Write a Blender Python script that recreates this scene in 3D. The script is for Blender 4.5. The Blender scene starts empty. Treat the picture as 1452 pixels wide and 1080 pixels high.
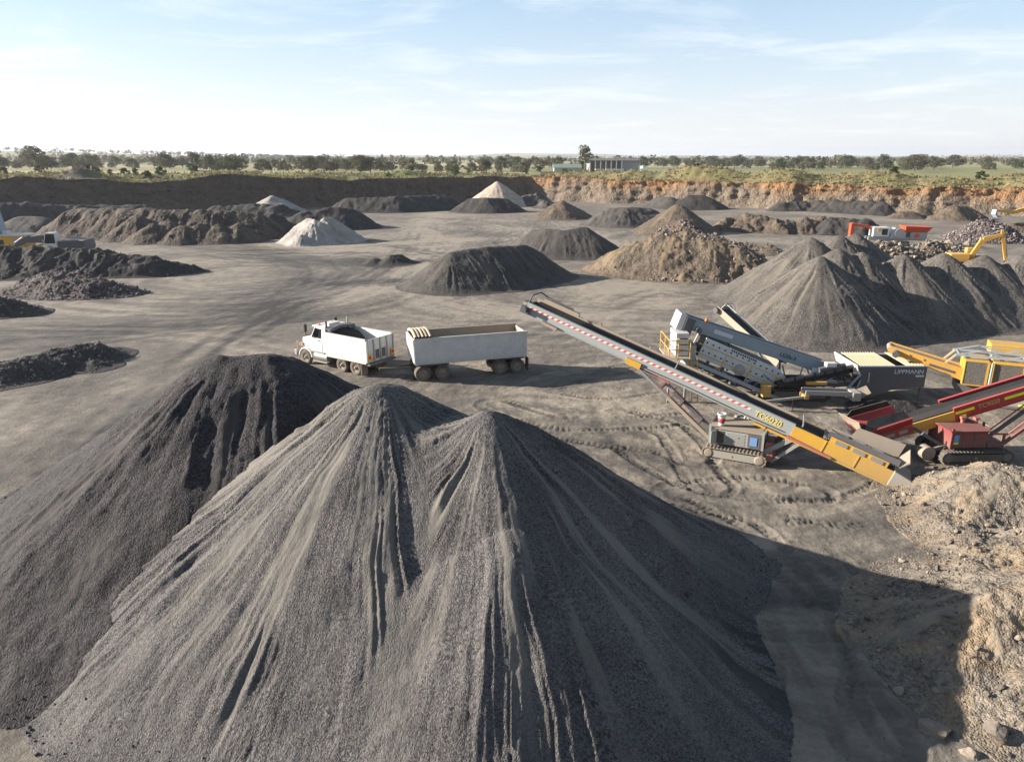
import bpy, bmesh, math, random
import numpy as np
from mathutils import Matrix, Vector

# ------------------------------------------------------------------ camera
scene = bpy.context.scene
COL = scene.collection
CAM_H, PITCH, FPX = 14.0, math.radians(17.1), 1020.0     # focal length in photo pixels (photo is 1452 wide)
cam_data = bpy.data.cameras.new('camera')
cam_data.sensor_width = 36.0
cam_data.lens = 36.0 * FPX / 1452.0
cam_data.clip_start = 0.5
cam_data.clip_end = 30000
cam = bpy.data.objects.new('camera', cam_data)
cam.location = (0, 0, CAM_H)
cam.rotation_euler = (math.pi / 2 - PITCH, 0, 0)
COL.objects.link(cam)
scene.camera = cam

# ------------------------------------------------------------------ light
SUN_EL = math.radians(20.0)
SHADOW_AZ = math.radians(-7.0)                 # direction shadows fall, from +X
to_sun = Vector((-math.cos(SHADOW_AZ) * math.cos(SUN_EL), -math.sin(SHADOW_AZ) * math.cos(SUN_EL), math.sin(SUN_EL)))
sun_data = bpy.data.lights.new('sun', 'SUN')
sun_data.energy = 5.0
sun_data.angle = math.radians(0.5)
sun_data.color = (1.0, 0.925, 0.835)
sun = bpy.data.objects.new('sun', sun_data)
sun.rotation_euler = to_sun.to_track_quat('Z', 'Y').to_euler()
COL.objects.link(sun)

world = bpy.data.worlds.new('World')
scene.world = world
world.use_nodes = True
wt = world.node_tree
for n in list(wt.nodes):
    wt.nodes.remove(n)
def wn(t, **kw):
    n = wt.nodes.new(t)
    for k, v in kw.items():
        setattr(n, k, v)
    return n
sky = wn('ShaderNodeTexSky', sky_type='NISHITA', sun_disc=False)
sky.sun_elevation = SUN_EL
sky.sun_rotation = math.atan2(to_sun.x, to_sun.y)
sky.altitude = 200
sky.air_density = 1.15
sky.dust_density = 0.8
sky.ozone_density = 2.5
geo = wn('ShaderNodeTexCoord')
sep = wn('ShaderNodeSeparateXYZ')
wt.links.new(geo.outputs['Generated'], sep.inputs[0])
zz = wn('ShaderNodeMath', operation='MAXIMUM'); zz.inputs[1].default_value = 0.0
wt.links.new(sep.outputs['Z'], zz.inputs[0])
za = wn('ShaderNodeMath', operation='ADD'); za.inputs[1].default_value = 0.06
wt.links.new(zz.outputs[0], za.inputs[0])
comb = wn('ShaderNodeCombineXYZ')
for i, ax in enumerate('XY'):
    dv = wn('ShaderNodeMath', operation='DIVIDE')
    wt.links.new(sep.outputs[ax], dv.inputs[0]); wt.links.new(za.outputs[0], dv.inputs[1])
    wt.links.new(dv.outputs[0], comb.inputs[i])
mp = wn('ShaderNodeMapping'); mp.inputs['Scale'].default_value = (0.75, 0.8, 1); mp.inputs['Location'].default_value = (3.1, 1.7, 0)
wt.links.new(comb.outputs[0], mp.inputs[0])
cn = wn('ShaderNodeTexNoise'); cn.inputs['Scale'].default_value = 1.0; cn.inputs['Detail'].default_value = 8; cn.inputs['Roughness'].default_value = 0.62; cn.inputs['Distortion'].default_value = 0.5
wt.links.new(mp.outputs[0], cn.inputs['Vector'])
cr = wn('ShaderNodeMapRange'); cr.inputs['From Min'].default_value = 0.50; cr.inputs['From Max'].default_value = 0.74; cr.inputs['To Max'].default_value = 0.62
wt.links.new(cn.outputs['Fac'], cr.inputs['Value'])
# thin milky veil that thickens towards the horizon, all the way round
vd = wn('ShaderNodeMath', operation='MULTIPLY'); vd.inputs[1].default_value = -1 / 0.20
wt.links.new(zz.outputs[0], vd.inputs[0])
ve = wn('ShaderNodeMath', operation='EXPONENT'); wt.links.new(vd.outputs[0], ve.inputs[0])
veil = wn('ShaderNodeMath', operation='MULTIPLY'); veil.inputs[1].default_value = 0.92; wt.links.new(ve.outputs[0], veil.inputs[0])
vcf = wn('ShaderNodeMapRange'); vcf.inputs['From Min'].default_value = 0.02; vcf.inputs['From Max'].default_value = 0.22; wt.links.new(zz.outputs[0], vcf.inputs['Value'])
vcol = wn('ShaderNodeMix', data_type='RGBA'); wt.links.new(vcf.outputs[0], vcol.inputs['Factor'])
vcol.inputs['A'].default_value = (7.9, 7.9, 7.95, 1); vcol.inputs['B'].default_value = (6.6, 9.0, 12.0, 1)
vmix = wn('ShaderNodeMix', data_type='RGBA'); wt.links.new(veil.outputs[0], vmix.inputs['Factor']); wt.links.new(sky.outputs[0], vmix.inputs['A']); wt.links.new(vcol.outputs['Result'], vmix.inputs['B'])
mixc = wn('ShaderNodeMix', data_type='RGBA')
wt.links.new(cr.outputs[0], mixc.inputs['Factor'])
wt.links.new(vmix.outputs['Result'], mixc.inputs['A'])
mixc.inputs['B'].default_value = (8.8, 8.9, 9.0, 1)
bg = wn('ShaderNodeBackground'); bg.inputs['Strength'].default_value = 0.05
wt.links.new(mixc.outputs['Result'], bg.inputs['Color'])
wo = wn('ShaderNodeOutputWorld')
wt.links.new(bg.outputs[0], wo.inputs['Surface'])

vs = scene.view_settings
vs.view_transform = 'Standard'
vs.look = 'None'
vs.gamma = 1.0
vs.use_curve_mapping = False
vs.exposure = 1.42
scene.cycles.max_bounces = 6
scene.cycles.diffuse_bounces = 3

# ------------------------------------------------------------------ pixel -> place
def ray(px, py):
    a, b = (px - 726.0) / FPX, -(py - 540.0) / FPX
    return Vector((a, math.cos(PITCH) + b * math.sin(PITCH), -math.sin(PITCH) + b * math.cos(PITCH)))
def gp(px, py, z=0.0):
    d = ray(px, py); t = (z - CAM_H) / d.z
    return Vector((d.x * t, d.y * t, z))
def at(px, py, Y):
    d = ray(px, py); t = Y / d.y
    return Vector((d.x * t, Y, CAM_H + d.z * t))
def ap(px, py, fy, al=34.0, g=0.0):
    """peak of a heap seen at (px,py) whose front toe is seen at row fy: from the angle of repose"""
    d = ray(px, py); k = d.z / d.y; tn = math.tan(math.radians(al))
    Yf = gp(px, fy, g).y
    Y = (Yf + (CAM_H - g) / tn) / (1 - k / tn)
    p = at(px, py, Y)
    return (p.x, p.y, p.z)

# ------------------------------------------------------------------ noise (numpy)
def _h(ix, iy, seed):
    n = (ix * 374761393 + iy * 668265263 + seed * 974634721) & 0xFFFFFFFF
    n = ((n ^ (n >> 13)) * 1274126177) & 0xFFFFFFFF
    return n ^ (n >> 16)
def perlin(x, y, seed=0):
    x = np.asarray(x, float); y = np.asarray(y, float)
    x0 = np.floor(x); y0 = np.floor(y); fx = x - x0; fy = y - y0
    ix = x0.astype(np.int64); iy = y0.astype(np.int64)
    u = fx * fx * fx * (fx * (fx * 6 - 15) + 10); v = fy * fy * fy * (fy * (fy * 6 - 15) + 10)
    def g(dx, dy):
        a = (_h(ix + dx, iy + dy, seed) & 0xFFFF) * (2 * math.pi / 65536.0)
        return np.cos(a) * (fx - dx) + np.sin(a) * (fy - dy)
    a = g(0, 0) * (1 - u) + g(1, 0) * u
    b = g(0, 1) * (1 - u) + g(1, 1) * u
    return (a * (1 - v) + b * v) * 1.5
def fbm(x, y, oct=4, seed=0, gain=0.5, lac=2.03):
    s = 0; a = 1.0
    for i in range(oct):
        s = s + a * perlin(x, y, seed + i * 17); x = x * lac + 5.2; y = y * lac + 1.3; a *= gain
    return s
def rnd1(i, seed):
    return (_h(np.asarray(i).astype(np.int64), np.asarray(i).astype(np.int64) * 0 + 7, seed) & 0xFFFF) / 65535.0
def smooth(a, b, x):
    t = np.clip((x - a) / (b - a), 0, 1); return t * t * (3 - 2 * t)

# ------------------------------------------------------------------ object helpers
def prop(o, label=None, cat=None, group=None, kind=None):
    if label: o['label'] = label
    if cat: o['category'] = cat
    if group: o['group'] = group
    if kind: o['kind'] = kind
    return o
def thing(name, label, cat, loc=(0, 0, 0), rz=0.0, group=None):
    o = bpy.data.objects.new(name, None); COL.objects.link(o)
    o.empty_display_size = 0.3
    o.location = loc; o.rotation_euler = (0, 0, rz)
    return prop(o, label, cat, group)
def mesh_obj(name, me, mat, parent=None):
    o = bpy.data.objects.new(name, me); COL.objects.link(o)
    if mat is not None and not me.materials: me.materials.append(mat)
    if parent is not None: o.parent = parent
    return o
def copy_tree(o, parent=None):
    c = o.copy(); COL.objects.link(c)
    if parent is not None: c.parent = parent
    for ch in list(o.children): copy_tree(ch, c)
    return c
def grid_mesh(name, V, quads, smoothf=True, attrs=None):
    """V (n,3) float, quads (m,4) int"""
    me = bpy.data.meshes.new(name)
    n, m = len(V), len(quads)
    me.vertices.add(n); me.vertices.foreach_set('co', np.asarray(V, np.float32).ravel())
    me.loops.add(m * 4); me.loops.foreach_set('vertex_index', np.asarray(quads, np.int32).ravel())
    me.polygons.add(m)
    me.polygons.foreach_set('loop_start', np.arange(0, m * 4, 4, dtype=np.int32))
    me.polygons.foreach_set('loop_total', np.full(m, 4, np.int32))
    me.polygons.foreach_set('use_smooth', np.full(m, smoothf, bool))
    if attrs:
        for k, a in attrs.items():
            t = me.attributes.new(k, 'FLOAT', 'POINT'); t.data.foreach_set('value', np.asarray(a, np.float32).ravel())
    me.update(calc_edges=True); me.validate()
    return me
def grid_quads(nx, ny, keep=None):
    i = np.arange(nx * ny).reshape(ny, nx)
    q = np.stack([i[:-1, :-1], i[:-1, 1:], i[1:, 1:], i[1:, :-1]], -1).reshape(-1, 4)
    return q if keep is None else q[keep.ravel()]

class MB:
    """collects simple solids and links them as ONE mesh object"""
    def __init__(s, M=None):
        s.v = []; s.f = []; s.sm = []; s.M = M or Matrix()
    def add(s, vs, fs, sm=False):
        b = len(s.v)
        s.v += [s.M @ Vector(v) for v in vs]
        s.f += [tuple(i + b for i in f) for f in fs]
        s.sm += [sm] * len(fs)
        return s
    def box(s, x0, x1, y0, y1, z0, z1):
        vs = [(x, y, z) for z in (z0, z1) for y in (y0, y1) for x in (x0, x1)]
        return s.add(vs, [(0, 2, 3, 1), (4, 5, 7, 6), (0, 1, 5, 4), (2, 6, 7, 3), (0, 4, 6, 2), (1, 3, 7, 5)])
    def hexa(s, lo, hi):
        """eight corners: four of one end, four of the other, same winding"""
        return s.add(list(lo) + list(hi), [(3, 2, 1, 0), (4, 5, 6, 7), (0, 1, 5, 4), (1, 2, 6, 5), (2, 3, 7, 6), (3, 0, 4, 7)])
    def prism(s, pts, axis, a0, a1):
        """2-D outline (list of pairs) extruded along axis 'x','y' or 'z'"""
        n = len(pts)
        def P(p, a):
            return (a, p[0], p[1]) if axis == 'x' else (p[0], a, p[1]) if axis == 'y' else (p[0], p[1], a)
        vs = [P(p, a0) for p in pts] + [P(p, a1) for p in pts]
        fs = [tuple(range(n - 1, -1, -1)), tuple(range(n, 2 * n))]
        fs += [(i, (i + 1) % n, n + (i + 1) % n, n + i) for i in range(n)]
        return s.add(vs, fs)
    def beam(s, p0, p1, w=0.1, h=0.1, up=(0, 0, 1)):
        p0, p1 = Vector(p0), Vector(p1); d = (p1 - p0).normalized(); u = Vector(up)
        r = d.cross(u)
        if r.length < 1e-4: r = d.cross(Vector((0, 1, 0)))
        r.normalize(); u = r.cross(d).normalized()
        r *= w / 2; u *= h / 2
        return s.hexa([p0 - r - u, p0 + r - u, p0 + r + u, p0 - r + u], [p1 - r - u, p1 + r - u, p1 + r + u, p1 - r + u])
    def cyl(s, p0, p1, r0, r1=None, n=12, cap=True):
        r1 = r0 if r1 is None else r1
        p0, p1 = Vector(p0), Vector(p1); d = (p1 - p0).normalized()
        a = d.orthogonal().normalized(); b = d.cross(a)
        vs = []
        for p, r in ((p0, r0), (p1, r1)):
            vs += [p + (a * math.cos(2 * math.pi * i / n) + b * math.sin(2 * math.pi * i / n)) * r for i in range(n)]
        s.add(vs, [(i, (i + 1) % n, n + (i + 1) % n, n + i) for i in range(n)], True)
        if cap:
            s.add(vs[:n], [tuple(range(n - 1, -1, -1))]); s.add(vs[n:], [tuple(range(n))])
        return s
    def tube(s, pts, r=0.03, n=6):
        for a, b in zip(pts[:-1], pts[1:]): s.cyl(a, b, r, n=n)
        return s
    def ring(s, prof, axis='y', n=24):
        """lathe: prof list of (radius, offset along axis)"""
        m = len(prof); vs = []
        for i in range(n):
            c, q = math.cos(2 * math.pi * i / n), math.sin(2 * math.pi * i / n)
            for r, o in prof:
                vs.append((r * c, o, r * q) if axis == 'y' else (r * c, r * q, o) if axis == 'z' else (o, r * c, r * q))
        fs = []
        for i in range(n):
            j = (i + 1) % n
            for k in range(m - 1):
                fs.append((i * m + k, i * m + k + 1, j * m + k + 1, j * m + k))
        return s.add(vs, fs, True)
    def mesh(s, name, loc=(0, 0, 0)):
        me = bpy.data.meshes.new(name)
        L = Vector(loc)
        me.from_pydata([v - L for v in s.v], [], s.f)
        me.polygons.foreach_set('use_smooth', s.sm)
        bm = bmesh.new(); bm.from_mesh(me); bmesh.ops.recalc_face_normals(bm, faces=bm.faces); bm.to_mesh(me); bm.free()
        me.update()
        return me
    def build(s, name, mat, parent=None, bevel=0.0, root=None):
        """vertices are world coordinates; they are made local to the (unrotated) top-level thing"""
        r = root or parent
        top = r
        while top is not None and top.parent is not None: top = top.parent
        loc = top.location if top is not None else (0, 0, 0)
        o = mesh_obj(name, s.mesh(name, loc), mat, parent)
        if bevel:
            m = o.modifiers.new('bevel', 'BEVEL'); m.width = bevel; m.segments = 2; m.limit_method = 'ANGLE'; m.angle_limit = math.radians(40)
        return o
def frame(origin, xdir, up=(0, 0, 1)):
    x = Vector(xdir).normalized(); y = Vector(up).cross(x).normalized(); z = x.cross(y)
    M = Matrix((x, y, z)).transposed().to_4x4(); M.translation = Vector(origin)
    return M
def lettering(body, M, size, mat, parent, ext=0.004, name='lettering', align='CENTER'):
    cu = bpy.data.curves.new('letters', 'FONT'); cu.body = body; cu.size = size; cu.extrude = ext; cu.align_x = align; cu.align_y = 'CENTER'; cu.offset = size * 0.012
    t = bpy.data.objects.new('letters', cu); COL.objects.link(t)
    bpy.context.view_layer.update()
    me = bpy.data.meshes.new_from_object(t.evaluated_get(bpy.context.evaluated_depsgraph_get()))
    bpy.data.objects.remove(t); bpy.data.curves.remove(cu)
    top = parent
    while top.parent is not None: top = top.parent
    me.transform(Matrix.Translation(-Vector(top.location)) @ M)
    me.materials.clear()
    return mesh_obj(name, me, mat, parent)

# ------------------------------------------------------------------ materials
class NT:
    def __init__(s, name):
        s.m = bpy.data.materials.new(name); s.m.use_nodes = True; s.t = s.m.node_tree
        s.b = s.t.nodes['Principled BSDF']; s.out = s.t.nodes['Material Output']
        s.b.inputs['Specular IOR Level'].default_value = 0.3
    def n(s, t, **kw):
        n = s.t.nodes.new(t)
        for k, v in kw.items():
            if k in n.inputs: n.inputs[k].default_value = v
            else: setattr(n, k, v)
        return n
    def l(s, a, b): s.t.links.new(a, b)
    def pos(s, scale=(1, 1, 1), obj=True):
        if obj: o = s.n('ShaderNodeTexCoord').outputs['Object']
        else: o = s.n('ShaderNodeNewGeometry').outputs['Position']
        if scale == (1, 1, 1): return o
        m = s.n('ShaderNodeMapping'); m.inputs['Scale'].default_value = scale; s.l(o, m.inputs[0]); return m.outputs[0]
    def noise(s, vec, scale, detail=4, rough=0.55, dist=0.0):
        n = s.n('ShaderNodeTexNoise'); n.inputs['Scale'].default_value = scale; n.inputs['Detail'].default_value = detail
        n.inputs['Roughness'].default_value = rough; n.inputs['Distortion'].default_value = dist
        s.l(vec, n.inputs['Vector']); return n.outputs['Fac']
    def voro(s, vec, scale, feature='F1', out='Distance'):
        n = s.n('ShaderNodeTexVoronoi', feature=feature); n.inputs['Scale'].default_value = scale; s.l(vec, n.inputs['Vector']); return n.outputs[out]
    def rng(s, v, a, b, c=0.0, d=1.0, cl=True):
        n = s.n('ShaderNodeMapRange'); n.clamp = cl
        n.inputs['From Min'].default_value = a; n.inputs['From Max'].default_value = b; n.inputs['To Min'].default_value = c; n.inputs['To Max'].default_value = d
        s.l(v, n.inputs['Value']); return n.outputs[0]
    def math(s, op, a, b=None):
        n = s.n('ShaderNodeMath', operation=op)
        for i, x in enumerate((a, b)):
            if x is None: continue
            if isinstance(x, (int, float)): n.inputs[i].default_value = x
            else: s.l(x, n.inputs[i])
        return n.outputs[0]
    def mix(s, f, a, b, blend='MIX'):
        n = s.n('ShaderNodeMix', data_type='RGBA', blend_type=blend)
        for k, x in (('Factor', f), ('A', a), ('B', b)):
            if isinstance(x, (int, float)): n.inputs[k].default_value = x
            elif isinstance(x, tuple): n.inputs[k].default_value = (x[0], x[1], x[2], 1)
            else: s.l(x, n.inputs[k])
        return n.outputs['Result']
    def attr(s, name):
        n = s.n('ShaderNodeAttribute'); n.attribute_name = name; return n.outputs['Fac']
    def ramp(s, f, stops):
        n = s.n('ShaderNodeValToRGB'); s.l(f, n.inputs[0]); e = n.color_ramp.elements
        while len(e) > 1: e.remove(e[-1])
        for i, (p, c) in enumerate(stops):
            x = e[0] if i == 0 else e.new(p)
            x.position = p; x.color = (c[0], c[1], c[2], 1)
        return n.outputs['Color']
    def bump(s, h, strength=0.5, dist=0.05, normal=None):
        n = s.n('ShaderNodeBump'); n.inputs['Strength'].default_value = strength; n.inputs['Distance'].default_value = dist
        s.l(h, n.inputs['Height'])
        if normal is not None: s.l(normal, n.inputs['Normal'])
        return n.outputs['Normal']
    def done(s, col=None, rough=0.9, normal=None, metal=0.0):
        if isinstance(col, tuple): s.b.inputs['Base Color'].default_value = (col[0], col[1], col[2], 1)
        elif col is not None: s.l(col, s.b.inputs['Base Color'])
        if isinstance(rough, (int, float)): s.b.inputs['Roughness'].default_value = rough
        else: s.l(rough, s.b.inputs['Roughness'])
        if normal is not None: s.l(normal, s.b.inputs['Normal'])
        s.b.inputs['Metallic'].default_value = metal
        return s.m

def gravel_mat(name, c, spread=0.5, fines=None, stone=26.0, bump=0.7, coarse=1.0, stain=None, tint=(1.07, 0.98, 1.01)):
    """crushed stone: every grain its own tone, streaks of fines from the mesh attribute"""
    k = NT(name); p = k.pos(obj=False)
    fines = fines or tuple(x * 1.25 for x in c)
    g = k.voro(p, stone, out='Color')
    g2 = k.voro(p, stone * 0.5, out='Color')
    coarse_f = k.rng(k.noise(p, 0.8, 5, 0.7), 0.46, 0.62)
    g = k.mix(coarse_f, g, g2)
    gs = k.n('ShaderNodeSeparateColor'); k.l(g, gs.inputs[0])
    tone = k.rng(gs.outputs[0], 0, 1, 1 - spread, 1 + spread)
    big = k.noise(p, 0.45, 5, 0.6)
    tone = k.math('MULTIPLY', tone, k.rng(big, 0.3, 0.7, 0.72, 1.24))
    base = k.mix(k.rng(gs.outputs[1], 0.55, 1.0), c, tuple(c[i] * tint[i] for i in range(3)))
    gr = k.n('ShaderNodeVectorMath', operation='SCALE'); k.l(base, gr.inputs[0]); k.l(tone, gr.inputs['Scale'])
    fn = k.noise(p, 5.0, 6, 0.7)
    ft = k.n('ShaderNodeVectorMath', operation='SCALE'); ft.inputs[0].default_value = fines; k.l(k.rng(fn, 0.2, 0.8, 0.82, 1.18), ft.inputs['Scale'])
    fa = k.attr('fines')
    col = k.mix(fa, gr.outputs[0], ft.outputs[0])
    if stain:
        st = k.rng(k.noise(p, 0.32, 6, 0.72, 0.4), 0.47, 0.70, 0, 0.8)
        col = k.mix(st, col, stain)
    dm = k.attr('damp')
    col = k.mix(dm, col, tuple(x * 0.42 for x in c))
    h1 = k.voro(p, stone); h2 = k.voro(p, stone * 0.45)
    hh = k.math('ADD', k.math('MULTIPLY', h1, -0.6), k.math('MULTIPLY', h2, -0.5))
    hh = k.math('ADD', hh, k.math('MULTIPLY', k.noise(p, 2.2, 6, 0.65), 1.2))
    amt = k.math('SUBTRACT', 1.0, k.math('MULTIPLY', fa, 0.75))
    nrm = k.bump(k.math('MULTIPLY', hh, amt), bump, 1.4 / stone * coarse)
    return k.done(col, 0.92, nrm)

def paint(name, c, rough=0.45, dust=0.35, dustc=(0.24, 0.20, 0.155), metal=0.0, wear=6.0):
    """painted steel with dust and grime"""
    k = NT(name); p = k.pos(obj=False)
    n1 = k.noise(p, wear * 0.35, 6, 0.7); n2 = k.noise(p, wear * 3, 4, 0.6)
    g = k.n('ShaderNodeNewGeometry'); s = k.n('ShaderNodeSeparateXYZ'); k.l(g.outputs['Normal'], s.inputs[0])
    f = k.math('MULTIPLY', k.rng(k.math('ADD', k.math('MULTIPLY', n1, 0.7), k.math('MULTIPLY', n2, 0.3)), 0.38, 0.72), dust)
    f = k.math('ADD', f, k.math('MULTIPLY', k.rng(s.outputs['Z'], 0.3, 1.0), dust * 0.7))
    sp = k.n('ShaderNodeSeparateXYZ'); k.l(p, sp.inputs[0])          # mud thrown up from the ground
    f = k.math('ADD', f, k.math('MULTIPLY', k.rng(k.math('ADD', sp.outputs['Z'], k.math('MULTIPLY', n1, 1.2)), 2.3, 0.7), min(0.6, dust * 1.3)))
    col = k.mix(k.math('MINIMUM', f, 0.95), c, dustc)
    return k.done(col, k.rng(f, 0, 1, rough, 0.9), None, metal)
# ------------------------------------------------------------------ quarry floor
def poly_dist(x, y, pts):
    """distance to a polyline, running length along it, signed side"""
    best = np.full(x.shape, 1e9); along = np.zeros(x.shape); side = np.zeros(x.shape); L = 0.0
    for (ax, ay), (bx, by) in zip(pts[:-1], pts[1:]):
        dx, dy = bx - ax, by - ay; l = math.hypot(dx, dy)
        t = np.clip(((x - ax) * dx + (y - ay) * dy) / (l * l), 0, 1)
        qx, qy = x - ax - t * dx, y - ay - t * dy
        d = np.hypot(qx, qy); m = d < best
        best = np.where(m, d, best); along = np.where(m, L + t * l, along)
        side = np.where(m, np.sign(dx * qy - dy * qx) * d, side); L += l
    return best, along, side
def gpl(*pp): return [tuple(gp(a, b)[:2]) for a, b in pp]
def curve_pts(pts, n=10):
    P = [Vector((p[0], p[1], 0)) for p in pts]; P = [2 * P[0] - P[1]] + P + [2 * P[-1] - P[-2]]
    out = []
    for i in range(1, len(P) - 2):
        for k in range(n):
            t = k / n; a, b, c, d = P[i - 1:i + 3]
            q = 0.5 * ((2 * b) + (c - a) * t + (2 * a - 5 * b + 4 * c - d) * t * t + (3 * b - a - 3 * c + d) * t ** 3)
            out.append((q.x, q.y))
    out.append((P[-2].x, P[-2].y)); return out
TRACKS = [  # centre lines of wheel and crawler prints (photo pixels on the ground), half gauge, lug spacing
    (((800, 560), (860, 566), (930, 558), (1000, 540)), 0.0, 0.26), (((760, 610), (850, 622), (960, 640), (1010, 690)), 0.9, 0.3),
    (((850, 640), (930, 690), (1040, 720), (1190, 725), (1270, 700)), 0.95, 0.28), (((900, 690), (1000, 740), (1120, 800), (1190, 860)), 0.9, 0.3),
    (((1150, 790), (1190, 830), (1230, 900), (1290, 1040)), 0.95, 0.26), (((1110, 735), (1180, 745), (1240, 742)), 0.0, 0.24),
    (((770, 545), (830, 533), (905, 520), (960, 528)), 0.8, 0.3), (((880, 590), (950, 610), (985, 650)), 0.9, 0.28),
    (((1130, 880), (1180, 960), (1240, 1050)), 0.9, 0.28), (((960, 700), (1060, 690), (1150, 700)), 0.9, 0.27),
    (((700, 575), (790, 600), (900, 600), (985, 595)), 0.9, 0.3), (((1040, 745), (1100, 800), (1140, 880), (1150, 990)), 0.9, 0.3),
]
ROADS = [  # sweeping haul lines: pixels, half width m, tone (negative = darker, damp or dark-stained)
    (((0, 480), (180, 468), (330, 440), (440, 400), (430, 370), (330, 350), (230, 345)), 5.0, -0.75),
    (((120, 640), (280, 500), (420, 440), (500, 400), (520, 370)), 4.0, -0.45),
    (((300, 470), (430, 430), (560, 410), (640, 430), (780, 445)), 3.0, 0.5), (((620, 300), (600, 325), (640, 345), (560, 385), (440, 420)), 4.0, 0.45),
    (((560, 345), (470, 352), (390, 342)), 6.0, 0.9), (((480, 402), (560, 397), (600, 400)), 2.2, -1.0), (((500, 368), (545, 376), (600, 372)), 2.0, -0.9),
    (((790, 450), (900, 440), (960, 420), (900, 400), (830, 410)), 3.0, 0.4), (((745, 560), (900, 575), (1010, 580)), 1.2, 0.6),
    (((560, 540), (660, 548), (760, 540), (850, 530)), 1.4, -0.35), (((760, 620), (860, 650), (980, 690)), 1.5, -0.35),
    (((880, 345), (1000, 330), (1110, 345)), 3.0, 0.25), (((0, 620), (150, 560), (320, 490)), 2.5, 0.35), (((0, 560), (120, 545), (260, 500)), 2.0, -0.35),
]
WHEELS = [((870, 530), (700, 520), (560, 522), (420, 505), (250, 478), (0, 470)), ((560, 445), (660, 452), (800, 440), (880, 410), (905, 385), (870, 355), (780, 300)),
    ((520, 340), (640, 372), (560, 425), (400, 452), (150, 478), (0, 510)), ((600, 330), (560, 380), (480, 420), (330, 440), (120, 430)), ((960, 425), (900, 470), (820, 500), (700, 500), (560, 480), (420, 490)),
    ((640, 325), (720, 335), (700, 345), (560, 350), (400, 370), (300, 360)), ((1000, 420), (930, 410), (860, 425), (760, 470), (640, 480)), ((420, 400), (350, 450), (200, 540), (60, 660)),
    ((560, 400), (420, 430), (300, 480), (150, 600), (0, 700)), ((740, 570), (850, 580), (950, 560), (1010, 540)), ((1120, 330), (1000, 335), (880, 350), (700, 320)), ((900, 500), (860, 560), (880, 620), (1000, 720))]
def floor_low(x, y):
    return 0.10 * fbm(x * 0.06, y * 0.06, 3, 3) + 0.03 * fbm(x * 0.35, y * 0.35, 3, 5)
def axis(lo, a, b, hi, fine, growth=1.045, cap=3.0):
    c = list(np.arange(a, b, fine)); s = fine; v = b
    while v < hi: c.append(v); s = min(s * growth, cap); v += s
    c.append(hi); s = fine; v = a - fine
    left = []
    while v > lo: left.append(v); s = min(s * growth, cap); v -= s
    left.append(lo); return np.array(left[::-1] + c)
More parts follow.
